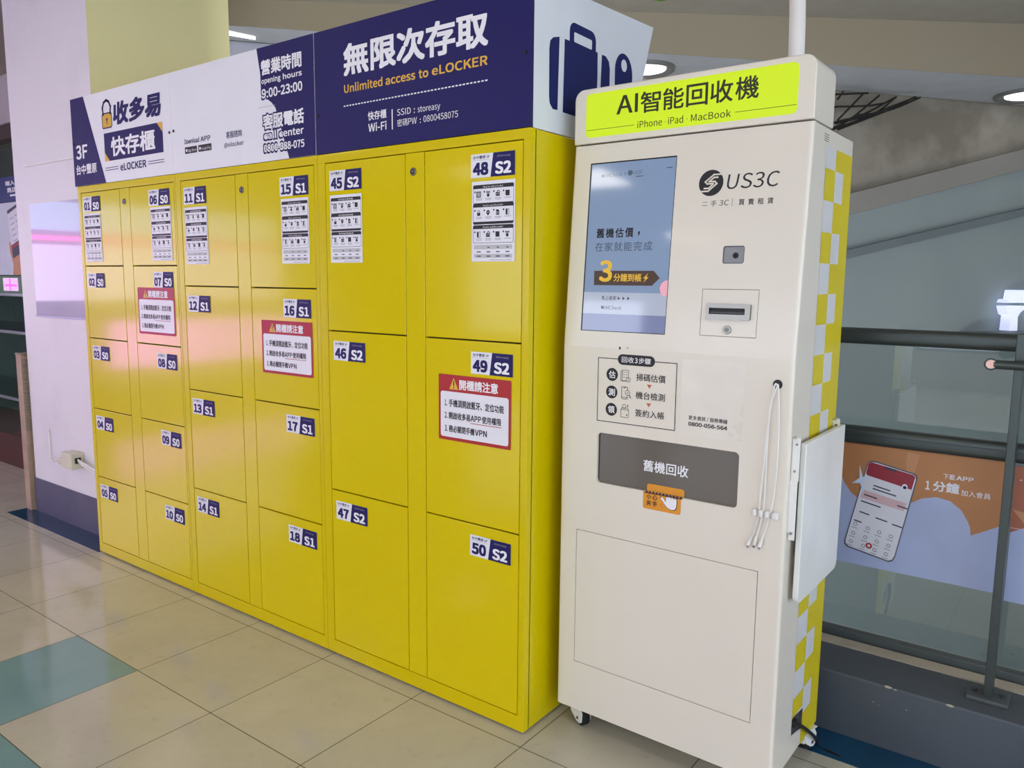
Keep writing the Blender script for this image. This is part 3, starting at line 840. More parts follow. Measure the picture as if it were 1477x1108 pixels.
for U in UNITS:
    x0, x1 = U['x0'], U['x1']
    off = ((x0 + x1) / 2, DEPTH / 2, 0)
    root = thing('locker_cabinet', U['label'], 'locker cabinet', off, 0, 'yellow locker cabinets of the bank')
    (a0, a1), (c0, c1) = U['cols']
    zt_, zb_ = U['zs'][0], U['zs'][-1]
    b = MB()   # carcass: dark recess behind the doors, sides, top, frame
    b.box(x0, x1, 0.022, DEPTH, 0.008, 1.8025, YELIN, 0.003)
    b.box(x0 + 0.012, x1 - 0.012, 0.018, 0.03, 0.04, 1.79, GAP)
    b.box(x0 + 0.02, x1 - 0.02, 0.03, DEPTH - 0.02, 0.0, 0.01, DARKM)
    b.box(x0, x1, 0.0, 0.03, zt_ + 0.0015, 1.8025, YELIN, 0.0015)
    b.box(x0, x1, 0.0, 0.03, 0.008, zb_ - 0.0015, YELIN, 0.0015)
    b.box(x0, a0 - 0.0015, 0.0, 0.03, zb_ - 0.002, zt_ + 0.002, YELIN, 0.0015)
    b.box(c1 + 0.0015, x1, 0.0, 0.03, zb_ - 0.002, zt_ + 0.002, YELIN, 0.0015)
    b.build('carcass', root, off)
    b = MB(); b.box(a1 + 0.0018, c0 - 0.0018, 0.0008, 0.028, zb_, zt_, YEL, 0.0015)
    lc = b.build('lock_column', root, off)
    lx, lz = U['lock']
    b = MB(); b.cyl((lx, 0.004, lz), (lx, -0.004, lz), 0.0125, STEEL, 24, bev=0.0015)
    b.cyl((lx, -0.004, lz), (lx, -0.0046, lz), 0.0085, DARKM, 20); b.box(lx - 0.0015, lx + 0.0045, -0.0056, -0.0044, lz - 0.003, lz + 0.0045, STEEL)
    tag(b.build('lock_cylinder', lc, off), 'steel lock cylinder')
    for (d0, d1), nums in zip(U['cols'], U['nums']):
        for i, num in enumerate(nums):
            z1, z0 = U['zs'][i], U['zs'][i + 1]
            b = MB(); b.box(d0 + 0.0012, d1 - 0.0012, 0.0006, 0.022, z0 + (0.0022 if i < len(nums) - 1 else 0.0012), z1 - (0.0022 if i else 0.0012), YEL, 0.0018)
            dr = tag(b.build('door', root, off), 'yellow locker door number %s' % num)
            number_sticker(dr, off, *STK[num], num, U['code'], FRD)
            if num in SHEET:
                tl, br, lg = SHEET[num]
                instruction_sheet(dr, off, tl, br, FRD, lg)
            if num in NOTICE:
                warning_notice(dr, off, *NOTICE[num], FRD)

# ------------------------------------------------------------------ header signs on the lockers
SZ0, SZ1, SY0, SY1 = 1.8035, 2.2011, -0.004, 0.012
frs = front(SY0)
GRP = 'header sign boards on the lockers'
def board(x0, x1, mat):
    b = MB(); b.box(x0, x1, SY0, SY1, SZ0, SZ1, mat, 0.001); return b
def screws(b, *pts):
    for x, z in pts: b.cyl((x, SY0, z), (x, SY0 - 0.003, z), 0.0055, DARKM, 12)
LK = M('padlock amber print', '#d9ab35', 0.45)
# left board
b = board(-2.6504, -1.7962, WHT)
b.poly(frs, [(-2.6504, SZ0), (-2.352, SZ0), (-2.524, SZ1), (-2.6504, SZ1)], NAVY, 0.0004)
b.text(frs, '3F', -2.620, -2.510, 1.926, 1.988, WHT2, 0.03)
b.text(frs, '台中豐原', -2.627, -2.432, 1.855, 1.900, WHT2, 0.025)
b.poly(frs, rr(-2.357, 2.040, -2.273, 2.103, 0.010, 4), LK, 0.0006)
b.line(frs, rr(-2.357, 2.040, -2.273, 2.103, 0.010, 4), 0.005, NAVY, 0.0008, True)
b.line(frs, [(-2.345, 2.10), (-2.350, 2.128), (-2.336, 2.150), (-2.314, 2.158), (-2.292, 2.150), (-2.278, 2.128), (-2.284, 2.10)], 0.011, NAVY, 0.0008)
b.poly(frs, circ(-2.315, 2.076, 0.007, 14), NAVY, 0.0008); b.rect(frs, -2.318, 2.055, -2.312, 2.072, NAVY, 0.0008)
b.text(frs, '收多易', -2.260, -1.866, 2.044, 2.141, NAVY, 0.045, 0.0008, 0.08)
b.poly(frs, [(-2.3505, 1.896), (-1.8620, 1.896), (-1.8620, 2.018), (-2.3505, 2.018)], NAVY, 0.0004)
b.poly(frs, [(-1.905, 2.018), (-1.862, 2.018), (-1.862, 1.976)], ORG, 0.0008)
b.poly(frs, [(-2.3505, 1.937), (-2.3505, 1.896), (-2.308, 1.896)], ORG, 0.0008)
b.text(frs, '快存櫃', -2.292, -1.924, 1.912, 1.996, WHT2, 0.03)
b.text(frs, 'eLOCKER', -2.219, -2.003, 1.8465, 1.877, NAVY, 0.03)
for xa, xb in ((-2.349, -2.238), (-1.985, -1.862)):
    for z in (1.857, 1.867): b.line(frs, [(xa, z), (xb, z)], 0.0028, NAVY, 0.0006)
screws(b, (-1.8104, 1.9688), (-2.638, 2.0))
tag(b.build('sign_board', smooth=False), 'white header sign with padlock emblem and navy end panel, above lockers 01 to 10', 'sign', GRP)
# middle board
b = board(-1.7952, -0.9003, WHT)
b.poly(frs, [(-1.0445, SZ0), (-0.9003, SZ0), (-0.9003, SZ1), (-1.2145, SZ1), (-1.196, 2.110), (-1.195, 2.040), (-1.160, 2.020), (-1.1356, 2.005), (-1.1145, 1.985)], NAVY, 0.0004)
b.line(frs, [(-1.21, 1.995), (-1.115, 1.995)], 0.0015, GREY, 0.0005)
b.text(frs, 'Download', -1.703, -1.600, 1.912, 1.931, NAVY, 0.02); b.text(frs, 'APP', -1.590, -1.523, 1.912, 1.931, NAVY, 0.02)
for xa, xb, s in ((-1.703, -1.617, 'App Store'), (-1.608, -1.5176, 'Google Play')):
    b.poly(frs, rr(xa, 1.874, xb, 1.900, 0.003, 3), BLK, 0.0005)
    b.poly(frs, circ(xa + 0.012, 1.887, 0.006, 10), WHT2, 0.0007)
    b.text(frs, s, xa + 0.022, xb - 0.005, 1.880, 1.891, WHT2, 0.0, res=1)
b.text(frs, '客服諮詢', -1.418, -1.319, 1.907, 1.932, NAVY, 0.01)
b.text(frs, '@elocker', -1.433, -1.308, 1.8755, 1.8915, NAVY, 0.01)
def halo(t, xa, xb, za, zb, bold):
    """white lettering with its navy outline"""
    b.text(frs, t, xa - 0.006, xb + 0.006, za - 0.006, zb + 0.006, NAVY, bold + 0.055, 0.0006)
    b.text(frs, t, xa, xb, za, zb, WHT2, bold, 0.0010)
halo('營業時間', -1.191, -0.964, 2.104, 2.156, 0.035)
halo('opening', -1.190, -1.080, 2.075, 2.0935, 0.025); halo('hours', -1.067, -0.964, 2.075, 2.0935, 0.025)
halo('9:00-23:00', -1.190, -0.963, 2.025, 2.0565, 0.03)
halo('客服電話', -1.188, -0.958, 1.916, 1.968, 0.035)
halo('call', -1.185, -1.112, 1.881, 1.9055, 0.025); halo('center', -1.097, -0.961, 1.881, 1.9055, 0.025)
halo('0800-388-075', -1.187, -0.959, 1.836, 1.862, 0.03)
screws(b, (-1.7794, 1.9716))
tag(b.build('sign_board', smooth=False), 'white header sign with opening hours on a navy corner, above lockers 11 to 18', 'sign', GRP)
# right board
b = board(-0.8985, 0.0, NAVY)
b.text(frs, '無限次存取', -0.752, -0.147, 2.040, 2.140, WHT2, 0.036)
b.text(frs, 'Unlimited', -0.751, -0.572, 1.9875, 2.013, ORG, 0.025)
b.text(frs, 'access', -0.558, -0.430, 1.9875, 2.013, ORG, 0.025)
b.text(frs, 'to', -0.416, -0.376, 1.9875, 2.013, ORG, 0.025)
b.text(frs, 'eLOCKER', -0.362, -0.149, 1.9885, 2.0145, ORG, 0.025)
k = 44
for i in range(k):
    xa = -0.755 + (0.611 / k) * i
    b.rect(frs, xa, 1.9445, xa + 0.0088, 1.9485, WHT2)
b.text(frs, '快存櫃', -0.640, -0.556, 1.888, 1.9155, WHT2, 0.02)
b.text(frs, 'Wi-Fi', -0.639, -0.556, 1.8527, 1.878, WHT2, 0.02)
b.rect(frs, -0.533, 1.850, -0.5285, 1.911, WHT2)
b.text(frs, 'SSID', -0.509, -0.450, 1.889, 1.908, WHT2, 0.0); b.text(frs, ':', -0.437, -0.433, 1.889, 1.908, WHT2, 0.01); b.text(frs, 'storeasy', -0.421, -0.329, 1.889, 1.907, WHT2, 0.0)
b.text(frs, '密碼', -0.509, -0.464, 1.855, 1.8775, WHT2, 0.0); b.text(frs, 'PW', -0.461, -0.425, 1.857, 1.876, WHT2, 0.0); b.text(frs, ':', -0.412, -0.408, 1.857, 1.874, WHT2, 0.01)
b.text(frs, '0800458075', -0.397, -0.259, 1.8575, 1.876, WHT2, 0.0)
screws(b, (-0.886, 1.93), (-0.018, 2.002))
tag(b.build('sign_board', smooth=False), 'navy header sign with large white characters, above lockers 45 to 50', 'sign', GRP)
# flank boards: they flare backwards towards the top
SUITC = M('suitcase navy print', '#0f1d5e', 0.5, vary=0.03, spec=0.25)
SIDEW = M('flank sign white', '#e4e7ee', 0.42, vary=0.02)
sd = side(0.0)
b = MB(); b.prism([(0.0, 0.0125, SZ0), (0.0, 0.560, SZ0 + 0.006), (0.0, 0.717, 2.2428), (0.0, 0.0125, 2.2015)], (-0.012, 0, 0), SIDEW, 0.001)
b.poly(sd, [(0.105, 2.064), (0.137, 2.073), (0.132, 1.870), (0.108, 1.869), (0.092, 1.882), (0.088, 1.90), (0.086, 2.03), (0.090, 2.052)], SUITC)
b.poly(sd, [(0.164, 2.074), (0.192, 2.0745), (0.350, 2.078), (0.352, 2.00), (0.345, 1.869), (0.160, 1.869)], SUITC)
b.poly(sd, rr(0.190, 2.02, 0.339, 2.131, 0.028, 5), SUITC, 0.0003)
b.poly(sd, rr(0.214, 2.0775, 0.315, 2.105, 0.004, 2), SIDEW, 0.0006)
b.poly(sd, [(0.376, 2.078), (0.400, 2.078), (0.420, 2.066), (0.427, 2.045), (0.427, 1.91), (0.418, 1.88), (0.400, 1.869), (0.366, 1.869)], SUITC)
b.poly(sd, circ(0.517, 2.052, 0.058, 28, 0.060), SUITC); b.poly(sd, [(0.459, 2.052), (0.575, 2.052), (0.568, 1.90), (0.55, 1.88), (0.48, 1.88), (0.462, 1.90)], SUITC, 0.0006)
b.poly(sd, circ(0.517, 2.075, 0.019, 20), SIDEW, 0.0009)
tag(b.build('flank_sign', smooth=False), 'white flank sign with navy suitcase emblem, flaring back above the right end of the lockers', 'sign')
b = MB(); b.prism([(-2.650, 0.0125, SZ0), (-2.650, 0.10, SZ0), (-2.650, 0.10, 2.2015), (-2.650, 0.0125, 2.2015)], (0.012, 0, 0), SIDEW, 0.001)
tag(b.build('flank_sign', smooth=False), 'narrow white end board closing the sign by the white pillar', 'sign')

# ------------------------------------------------------------------ recycling kiosk
KX, KY, KA = 0.0457, 0.1142, -0.0139
KW, KD, KH, KS, KB, KT, KF, KM = 0.6749, 0.3919, 0.1989, 1.7676, 0.0773, 1.9208, 0.0434, 1.1961
kiosk = thing('recycling_kiosk', 'tall white phone recycling kiosk with lit lime header on castors, right of the lockers', 'kiosk', (KX, KY, 0), KA)
KSL = KF / (KS - KM)
_kn = Vector((0, -1, KSL)).normalized()
def ku(a, z, h=0.0):       # the leaning upper front, z is the height above the floor
    return Vector((a, KSL * (z - KM), z)) + _kn * h
kl = front(0.0)            # the upright lower front
kh = front(KF - 0.004)     # the header's face

# shell
b = MB()
b.prism([(0, 0.0165, KB), (0, 0.0165, KM), (0, KF + 0.016, KS - 0.002), (0, KD, KS - 0.002), (0, KD, KB)], (KW, 0, 0), KWHT, 0.003)
b.box(0.012, KW - 0.012, KF + 0.012, KD - 0.01, KS - 0.006, KS + 0.006, KGROOVE)
b.build('body', kiosk)
def inset(o, r): return rr(*o, r, 5)
WIN = (0.1255, 0.8025, 0.5478, 0.9500); DOOR = (0.0600, 0.2310, 0.6122, 0.6485)
SCR = (0.0575, 1.2412, 0.3252, 1.7145); CAMH = (0.4715, 1.4300, 0.5282, 1.4745); SLOT = (0.4235, 1.2445, 0.5742, 1.3655)
b = MB()
CR = 0.009
b.plate(kl, [(CR, KB), (KW - CR, KB), (KW - CR, KM), (CR, KM)], [inset(WIN, 0.012), rr(*DOOR, 0.001, 2), circ(0.6364, 1.1345, 0.0115, 20)], 0.0175, KWHT)
vs, fs = plate_mesh([(CR, KM), (KW - CR, KM), (KW - CR, KS - 0.002), (CR, KS - 0.002)], [rr(*SCR, 0.002, 2), inset(CAMH, 0.006), rr(*SLOT, 0.001, 2)], 0.0175)
b.add([ku(x, z, c - 0.00875) for x, z, c in vs], fs, KWHT)
for xc, sg in ((CR, -1), (KW - CR, 1)):      # rounded upright edges
    prof = [(xc + sg * CR * math.sin(t), CR - CR * math.cos(t)) for t in [math.pi / 2 * i / 6 for i in range(7)]] + [(xc + sg * CR, 0.0175)]
    vs = [(x, y + dy, z) for z, dy in ((KB, 0), (KM, 0), (KS - 0.002, KF)) for x, y in prof]
    k = len(prof)
    b.add(vs, [(q * k + i, q * k + i + 1, (q + 1) * k + i + 1, (q + 1) * k + i) for q in range(2) for i in range(k - 1)] + [tuple(range(k)), tuple(range(2 * k, 3 * k))], KWHT)
b.build('front_panel', kiosk)
# printing on the lower front (film, steps, hotline)
FILM = M('clear film', '#e9e2d6', 0.28)
b = MB()
b.rect(kl, 0.381, 0.978, 0.553, 1.180, FILM, 0.0005)
b.line(kl, rr(0.1226, 0.985, 0.3657, 1.1665, 0), 0.0022, BLK, 0.0006, True)
b.poly(kl, rr(0.1855, 1.1515, 0.3010, 1.1810, 0.0147, 8), BLK, 0.0009)
b.text(kl, '回收', 0.1985, 0.2365, 1.158, 1.1745, WHT2, 0.010, 0.0012); b.text(kl, '3', 0.2395, 0.2480, 1.159, 1.173, WHT2, 0.02, 0.0012); b.text(kl, '步驟', 0.2515, 0.2885, 1.158, 1.1745, WHT2, 0.010, 0.0012)
for cz_, ch, tx in ((1.1215, '估', '掃碼估價'), (1.0715, '測', '機台檢測'), (1.0217, '領', '簽約入帳')):
    b.poly(kl, circ(0.1686, cz_, 0.0185, 28), BLK, 0.0006)
    b.text(kl, ch, 0.158, 0.1795, cz_ - 0.0105, cz_ + 0.0105, WHT2, 0.018, 0.0009)
    b.text(kl, tx, 0.2450, 0.3340, cz_ - 0.0115, cz_ + 0.0095, BLK, 0.012, 0.0006)
CORAL = M('coral print', '#c76a55', 0.5)
for cz_ in (1.0975, 1.0460):
    b.poly(kl, [(0.2785, cz_ + 0.005), (0.2935, cz_ + 0.005), (0.286, cz_ - 0.006)], CORAL, 0.0006)
# pictograms: bill, phone with lens, wallet
lw = 0.0013
b.line(kl, rr(0.2005, 1.1070, 0.2210, 1.1370, 0.002, 2), lw, BLK, 0.0006, True)
b.line(kl, [(0.1985, 1.1335), (0.1965, 1.1335), (0.1965, 1.1060), (0.214, 1.1060)], lw, BLK, 0.0006)
for q in (1.131, 1.124, 1.117):
    b.line(kl, [(0.2035, q), (0.2085, q)], lw, BLK, 0.0006); b.line(kl, [(0.2115, q), (0.2175, q)], lw, BLK, 0.0006)
b.poly(kl, circ(0.2205, 1.1105, 0.0068, 16), FILM, 0.0008); b.line(kl, circ(0.2205, 1.1105, 0.0062, 16), lw, BLK, 0.0010, True); b.line(kl, [(0.2205, 1.1065), (0.2205, 1.1145)], lw, BLK, 0.0010)
b.line(kl, rr(0.2005, 1.0560, 0.2190, 1.0895, 0.003, 3), lw * 1.3, BLK, 0.0006, True); b.line(kl, [(0.2005, 1.0605), (0.219, 1.0605)], lw, BLK, 0.0006); b.rect(kl, 0.207, 1.086, 0.2125, 1.0878, BLK, 0.0008)
b.poly(kl, circ(0.2195, 1.0735, 0.008, 18), FILM, 0.0008); b.line(kl, circ(0.2195, 1.0735, 0.0072, 18), lw, BLK, 0.0010, True); b.line(kl, [(0.2247, 1.0675), (0.2295, 1.0605)], lw * 2, BLK, 0.0010)
b.line(kl, [(0.2165, 1.0735), (0.219, 1.071), (0.223, 1.0765)], lw, BLK, 0.0012)
b.line(kl, rr(0.1995, 1.0035, 0.2240, 1.0250, 0.002, 2), lw, BLK, 0.0006, True); b.line(kl, [(0.1995, 1.0255), (0.2035, 1.0300), (0.2205, 1.0300), (0.224, 1.0255)], lw, BLK, 0.0006)
b.line(kl, circ(0.210, 1.0345, 0.0058, 14), lw, BLK, 0.0006, True); b.line(kl, [(0.221, 1.041), (0.221, 1.034)], lw, BLK, 0.0006); b.poly(kl, [(0.2185, 1.0365), (0.2235, 1.0365), (0.221, 1.0325)], BLK, 0.0006)
b.rect(kl, 0.217, 1.0085, 0.2205, 1.0125, BLK, 0.0006)
b.text(kl, '更多資訊', 0.4048, 0.4530, 1.020, 1.0315, BLK, 0.012, 0.0010); b.line(kl, [(0.4570, 1.021), (0.4595, 1.031)], 0.0012, BLK, 0.0006); b.text(kl, '服務專線', 0.4645, 0.5127, 1.020, 1.0315, BLK, 0.012, 0.0010)
b.text(kl, '0800-056-564', 0.4050, 0.5130, 1.0035, 1.0140, BLK, 0.035, 0.0010)
b.poly(kl, rr(0.188, 1.1935, 0.1935, 1.2015, 0.0026, 4), BLK, 0.0004)
b.build('instructions_print', kiosk, smooth=False)
b = MB(); b.cyl(ku(0.2152, 1.1995, 0.0), ku(0.2152, 1.1995, 0.002), 0.0028, STEEL, 14); b.build('sensor_stud', kiosk)
# maker's emblem
b = MB()
lc_ = (0.4258, 1.6360)
b.poly(ku, circ(*lc_, 0.0332, 40), BLK, 0.0005)
sx = lambda x, z: (lc_[0] + x * 0.0332, lc_[1] + z * 0.0332)
for pts in ([(0.82, 0.62), (0.20, 0.62), (-0.48, 0.10), (-0.30, -0.06), (0.18, -0.06)], [(0.52, 0.40), (0.22, 0.40), (-0.16, 0.10), (0.30, 0.10), (0.46, -0.06)],
            [(-0.82, -0.62), (-0.20, -0.62), (0.48, -0.08)], [(-0.52, -0.40), (-0.16, -0.40), (0.18, -0.10)]):
    b.line(ku, [sx(*p) for p in pts], 0.0040, KWHT, 0.0008)
b.text(ku, 'US3C', 0.4690, 0.6025, 1.6175, 1.6540, BLK, -0.004, 0.0005, 0.12)
b.text(ku, '二', 0.4055, 0.4205, 1.5785, 1.5880, BLK, 0.0, 0.0005); b.text(ku, '手', 0.4290, 0.4450, 1.5760, 1.5910, BLK, 0.0, 0.0005)
b.text(ku, '3C', 0.4515, 0.4775, 1.5770, 1.5905, BLK, 0.0, 0.0005, 0.1); b.line(ku, [(0.4865, 1.575), (0.4865, 1.593)], 0.0010, BLK, 0.0005)
for i, ch in enumerate('買賣租賃'):
    b.text(ku, ch, 0.5035 + i * 0.0243, 0.5185 + i * 0.0243, 1.5755, 1.5905, BLK, 0.012, 0.0005)
tag(b.build('emblem_print', kiosk, smooth=False), 'black round emblem with lettering')
# header
b = MB()
hp = rr(0, KS + 0.002, KW, KT, 0.030, 8, (0, 0, 1, 1))
b.prism([(x, KF - 0.004, z) for x, z in hp], (0, KH - KF + 0.004, 0), KWHT, 0.004, 3)
hd = b.build('header', kiosk)
b = MB()
pan = rr(0.0395, 1.7860, 0.6338, 1.9055, 0.014, 6)
b.plate(kh, pan, [], 0.002, LIME)
for v in b.bm.verts: v.co.y -= 0.0015
hs = lambda a, z, h=0.0: kh(a, z, h + 0.0016)
b.text(hs, 'AI', 0.1385, 0.2045, 1.8395, 1.8885, LIMEINK, 0.016)
for i, ch in enumerate('智能回收機'):
    b.text(hs, ch, 0.2125 + i * 0.0665, 0.2725 + i * 0.0665, 1.8340, 1.8895, LIMEINK, 0.016)
b.text(hs, 'iPhone', 0.2045, 0.2785, 1.7965, 1.8140, LIMEINK, 0.004); b.text(hs, 'iPad', 0.2960, 0.3390, 1.7965, 1.8140, LIMEINK, 0.004); b.text(hs, 'MacBook', 0.3610, 0.4690, 1.7965, 1.8140, LIMEINK, 0.004)
for x in (0.2875, 0.350): b.poly(hs, circ(x, 1.8045, 0.0012, 8), LIMEINK)
for xa, xb in ((0.0415, 0.1945), (0.480, 0.6320)): b.rect(hs, xa, 1.8055, xb, 1.8068, LIMEINK)
tag(b.build('lit_sign', hd, smooth=False), 'lit lime yellow sign panel')
# screen
BEZ = M('black screen bezel', '#0c0d12', 0.25)
LCD = M('lit screen background', '#4f5d72', 0.06, emit=0.43, emit_col='#9db6dc', vary=0, spec=0.9)
LCD2 = M('lit screen white band', '#7b8190', 0.06, emit=0.46, emit_col='#c3cce2', vary=0, spec=0.9)
LINK = M('screen ink', '#15181e', 0.08, emit=0.02, emit_col='#303642', vary=0, spec=0.9); LBRN = M('screen brown', '#4a3a33', 0.08, emit=0.10, emit_col='#6a4e46', vary=0, spec=0.9)
LGLD = M('screen gold', '#c8a030', 0.08, emit=0.45, emit_col='#d8ac38', vary=0, spec=0.9); LGRY = M('screen grey ink', '#4a5a70', 0.08, emit=0.12, emit_col='#58687f', vary=0, spec=0.9)
LPNK = M('screen pink', '#d89aa8', 0.08, emit=0.4, emit_col='#e0a6b4', vary=0, spec=0.9); LVIO = M('screen violet band', '#5a607e', 0.06, emit=0.34, emit_col='#97a2cf', vary=0, spec=0.9)
b = MB()
b.add([ku(x, z, -0.0035) for x, z in rr(*SCR, 0.0, 1)], [(0, 1, 2, 3)], BEZ)
for a, c in (((SCR[0] - .002, SCR[1] - .002, SCR[0] + 0.0025, SCR[3] + .002), 1), ((SCR[2] - 0.0022, SCR[1] - .002, SCR[2] + .002, SCR[3] + .002), 1), ((SCR[0], SCR[3] - 0.0032, SCR[2], SCR[3] + .002), 1), ((SCR[0], SCR[1] - .002, SCR[2], SCR[1] + 0.0022), 1)):
    vs = [ku(a[0], a[1], -0.001), ku(a[2], a[1], -0.001), ku(a[2], a[3], -0.001), ku(a[0], a[3], -0.001)]
    b.prism(vs, -_kn * 0.014, BEZ)
sc = b.build('screen', kiosk, smooth=False)
b = MB()
us = lambda a, z, h=0.0: ku(a, z, h - 0.0030)
b.rect(us, SCR[0] + .002, SCR[1] + .002, SCR[2] - .002, SCR[3] - .003, LCD, 0.0002)
b.rect(us, SCR[0] + .002, SCR[1] + .002, SCR[2] - .002, 1.291, LVIO, 0.0004)
b.rect(us, SCR[0] + .002, 1.291, SCR[2] - .002, 1.3515, LCD2, 0.0004)
b.rect(us, 0.094, 1.6735, 0.1035, 1.681, LGRY, 0.0004); b.text(us, 'iMCheck', 0.1065, 0.1600, 1.6725, 1.683, LGRY, 0.0, 0.0004)
b.text(us, 'x', 0.1670, 0.1730, 1.6745, 1.684, LGRY, 0.0, 0.0004); b.poly(us, circ(0.1855, 1.6800, 0.0075, 18), LGRY, 0.0004); b.text(us, 'US3C', 0.1945, 0.2255, 1.6755, 1.685, LGRY, 0.0, 0.0004); b.rect(us, 0.204, 1.6675, 0.226, 1.6700, LGRY, 0.0004)
b.rect(us, 0.296, 1.684, 0.313, 1.6865, LGRY, 0.0004)
for i, ch in enumerate('舊機估價'): b.text(us, ch, 0.0895 + i * 0.0307, 0.1155 + i * 0.0307, 1.504, 1.531, LINK, 0.025, 0.0004)
b.poly(us, [(0.2225, 1.519), (0.2285, 1.519), (0.226, 1.508), (0.223, 1.509)], LINK, 0.0004)
for i, ch in enumerate('在家就能完成'): b.text(us, ch, 0.0880 + i * 0.0308, 0.1140 + i * 0.0308, 1.4665, 1.492, LGRY, 0.006, 0.0004)
b.poly(us, [(0.0915, 1.3715), (0.275, 1.3715), (0.2975, 1.3925), (0.278, 1.412), (0.0900, 1.412)], LBRN, 0.0006)
b.text(us, '3', 0.1070, 0.1490, 1.382, 1.4405, LGLD, 0.03, 0.0009)
b.text(us, '分鐘到帳', 0.1545, 0.2420, 1.382, 1.4045, LGLD, 0.02, 0.0009)
b.poly(us, [(0.262, 1.406), (0.247, 1.391), (0.254, 1.391), (0.249, 1.3795), (0.264, 1.395), (0.257, 1.395)], LGLD, 0.0009)
b.text(us, '馬上檢測', 0.1190, 0.1660, 1.3300, 1.3420, LINK, 0.01, 0.0006)
for x in (0.172, 0.187, 0.202): b.poly(us, [(x, 1.3305), (x, 1.3405), (x + 0.008, 1.3355)], LINK, 0.0006)
b.rect(us, 0.1195, 1.305, 0.129, 1.313, LINK, 0.0006); b.text(us, 'iMCheck', 0.132, 0.186, 1.304, 1.314, LINK, 0.0, 0.0006)
b.poly(us, [(0.323, 1.345), (0.323, 1.387), (0.314, 1.386), (0.303, 1.378), (0.299, 1.366), (0.303, 1.352), (0.311, 1.344)], LPNK, 0.0006)
b.build('screen_picture', sc, smooth=False)
# camera window
b = MB(); b.plate(lambda a, z, h=0.0: ku(a, z, h - 0.004), rr(CAMH[0] - .001, CAMH[1] - .001, CAMH[2] + .001, CAMH[3] + .001, 0.006), [], 0.004, M('smoked camera cover', '#8f9096', 0.2, coat=0.4))
b.line(lambda a, z, h=0.0: ku(a, z, h - 0.0015), inset(CAMH, 0.006), 0.0035, M('dark bezel', '#3c3a3c', 0.5), 0.0, True)
cw = b.build('camera_window', kiosk)
b = MB(); b.cyl(ku(0.5045, 1.4505, -0.0045), ku(0.5045, 1.4505, -0.001), 0.0075, DARKM, 24, bev=0.001); b.cyl(ku(0.5045, 1.4505, -0.001), ku(0.5045, 1.4505, -0.0004), 0.0035, M('lens glass', '#1c2030', 0.05), 16); b.build('lens', cw)
# reader bay
b = MB(); b.plate(lambda a, z, h=0.0: ku(a, z, h - 0.0006), rr(SLOT[0] + .0013, SLOT[1] + .0013, SLOT[2] - .0013, SLOT[3] - .0013, 0.001, 2), [], 0.012, KWHT)
b.prism([ku(x, z, -0.016) for x, z in rr(SLOT[0] - .004, SLOT[1] - .004, SLOT[2] + .004, SLOT[3] + .004, 0)], _kn * 0.001, KGROOVE)
bay = b.build('reader_panel', kiosk)
b = MB()
BZ = (0.4403, 1.2875, 0.5572, 1.3280)
vs, fs = plate_mesh(rr(*BZ, 0.004, 4), [rr(0.4490, 1.3010, 0.5440, 1.3170, 0.002, 3)], 0.010)
b.add([ku(x, z, c + 0.004) for x, z, c in vs], fs, STEEL)
b.prism([ku(x, z, 0.0005) for x, z in rr(0.447, 1.299, 0.546, 1.319, 0)], _kn * 0.0006, DARKM)
b.prism([ku(x, z, 0.001) for x, z in rr(0.450, 1.3035, 0.543, 1.3075, 0)], _kn * 0.004, M('slot roller', '#3a3a3c', 0.3))
rd = tag(b.build('reader_slot', bay), 'steel framed slot')
b = MB(); b.cyl(ku(0.4983, 1.2622, 0), ku(0.4983, 1.2622, 0.004), 0.0108, STEEL, 28, bev=0.001); b.cyl(ku(0.4983, 1.2622, 0.004), ku(0.4983, 1.2622, 0.0048), 0.0068, M('key face', '#6f6d68', 0.3, metal=1), 20)
b.prism([ku(0.4958, 1.2614, 0.0048), ku(0.5008, 1.2614, 0.0048), ku(0.5008, 1.2630, 0.0048), ku(0.4958, 1.2630, 0.0048)], _kn * 0.0004, DARKM); b.build('key_lock', bay)
# hatch
HAT = M('taupe hatch panel', '#5f574d', 0.16, coat=0.3, vary=0.05, scale=3)
b = MB(); b.box(WIN[0] - .004, WIN[2] + .004, 0.0085, 0.0165, WIN[1] - .004, WIN[3] + .004, HAT)
b.line(front(0.0083), [(WIN[0] + .0015, WIN[1]), (WIN[0] + .0015, WIN[3])], 0.004, DARKM, 0.0)
hat = b.build('hatch', kiosk, smooth=False)
b = MB(); b.text(front(0.0085), '舊機回收', 0.2712, 0.4065, 0.858, 0.890, WHT2, 0.016, 0.0005); b.build('hatch_lettering', hat, smooth=False)
AMB = M('amber sticker', '#e79a2a', 0.35); MAR = M('maroon ink', '#4a120b', 0.5)
b = MB()
st = front(0.0)
b.poly(st, rr(0.2780, 0.7540, 0.3922, 0.8022, 0.007, 4, (1, 1, 0, 0)), AMB, 0.0005)
b.poly(front(0.0085), rr(0.2850, 0.8035, 0.3975, 0.8240, 0.007, 4, (0, 0, 1, 1)), AMB, 0.0005)
zz = [(0.2800, 0.7985)]
for i in range(11):
    xa = 0.2835 + i * 0.0103
    zz += [(xa, 0.8005), (xa + 0.0052, 0.8068), (xa + 0.0103, 0.8005)]
b.poly(st, zz + [(0.3960, 0.7985)], MAR, 0.0009)
for i, ch in enumerate('小心夾手'):
    xa = 0.2885 + (i % 2) * 0.0185; za = 0.7825 - (i // 2) * 0.0185
    b.text(st, ch, xa, xa + 0.0150, za, za + 0.0150, MAR, 0.03, 0.0009)
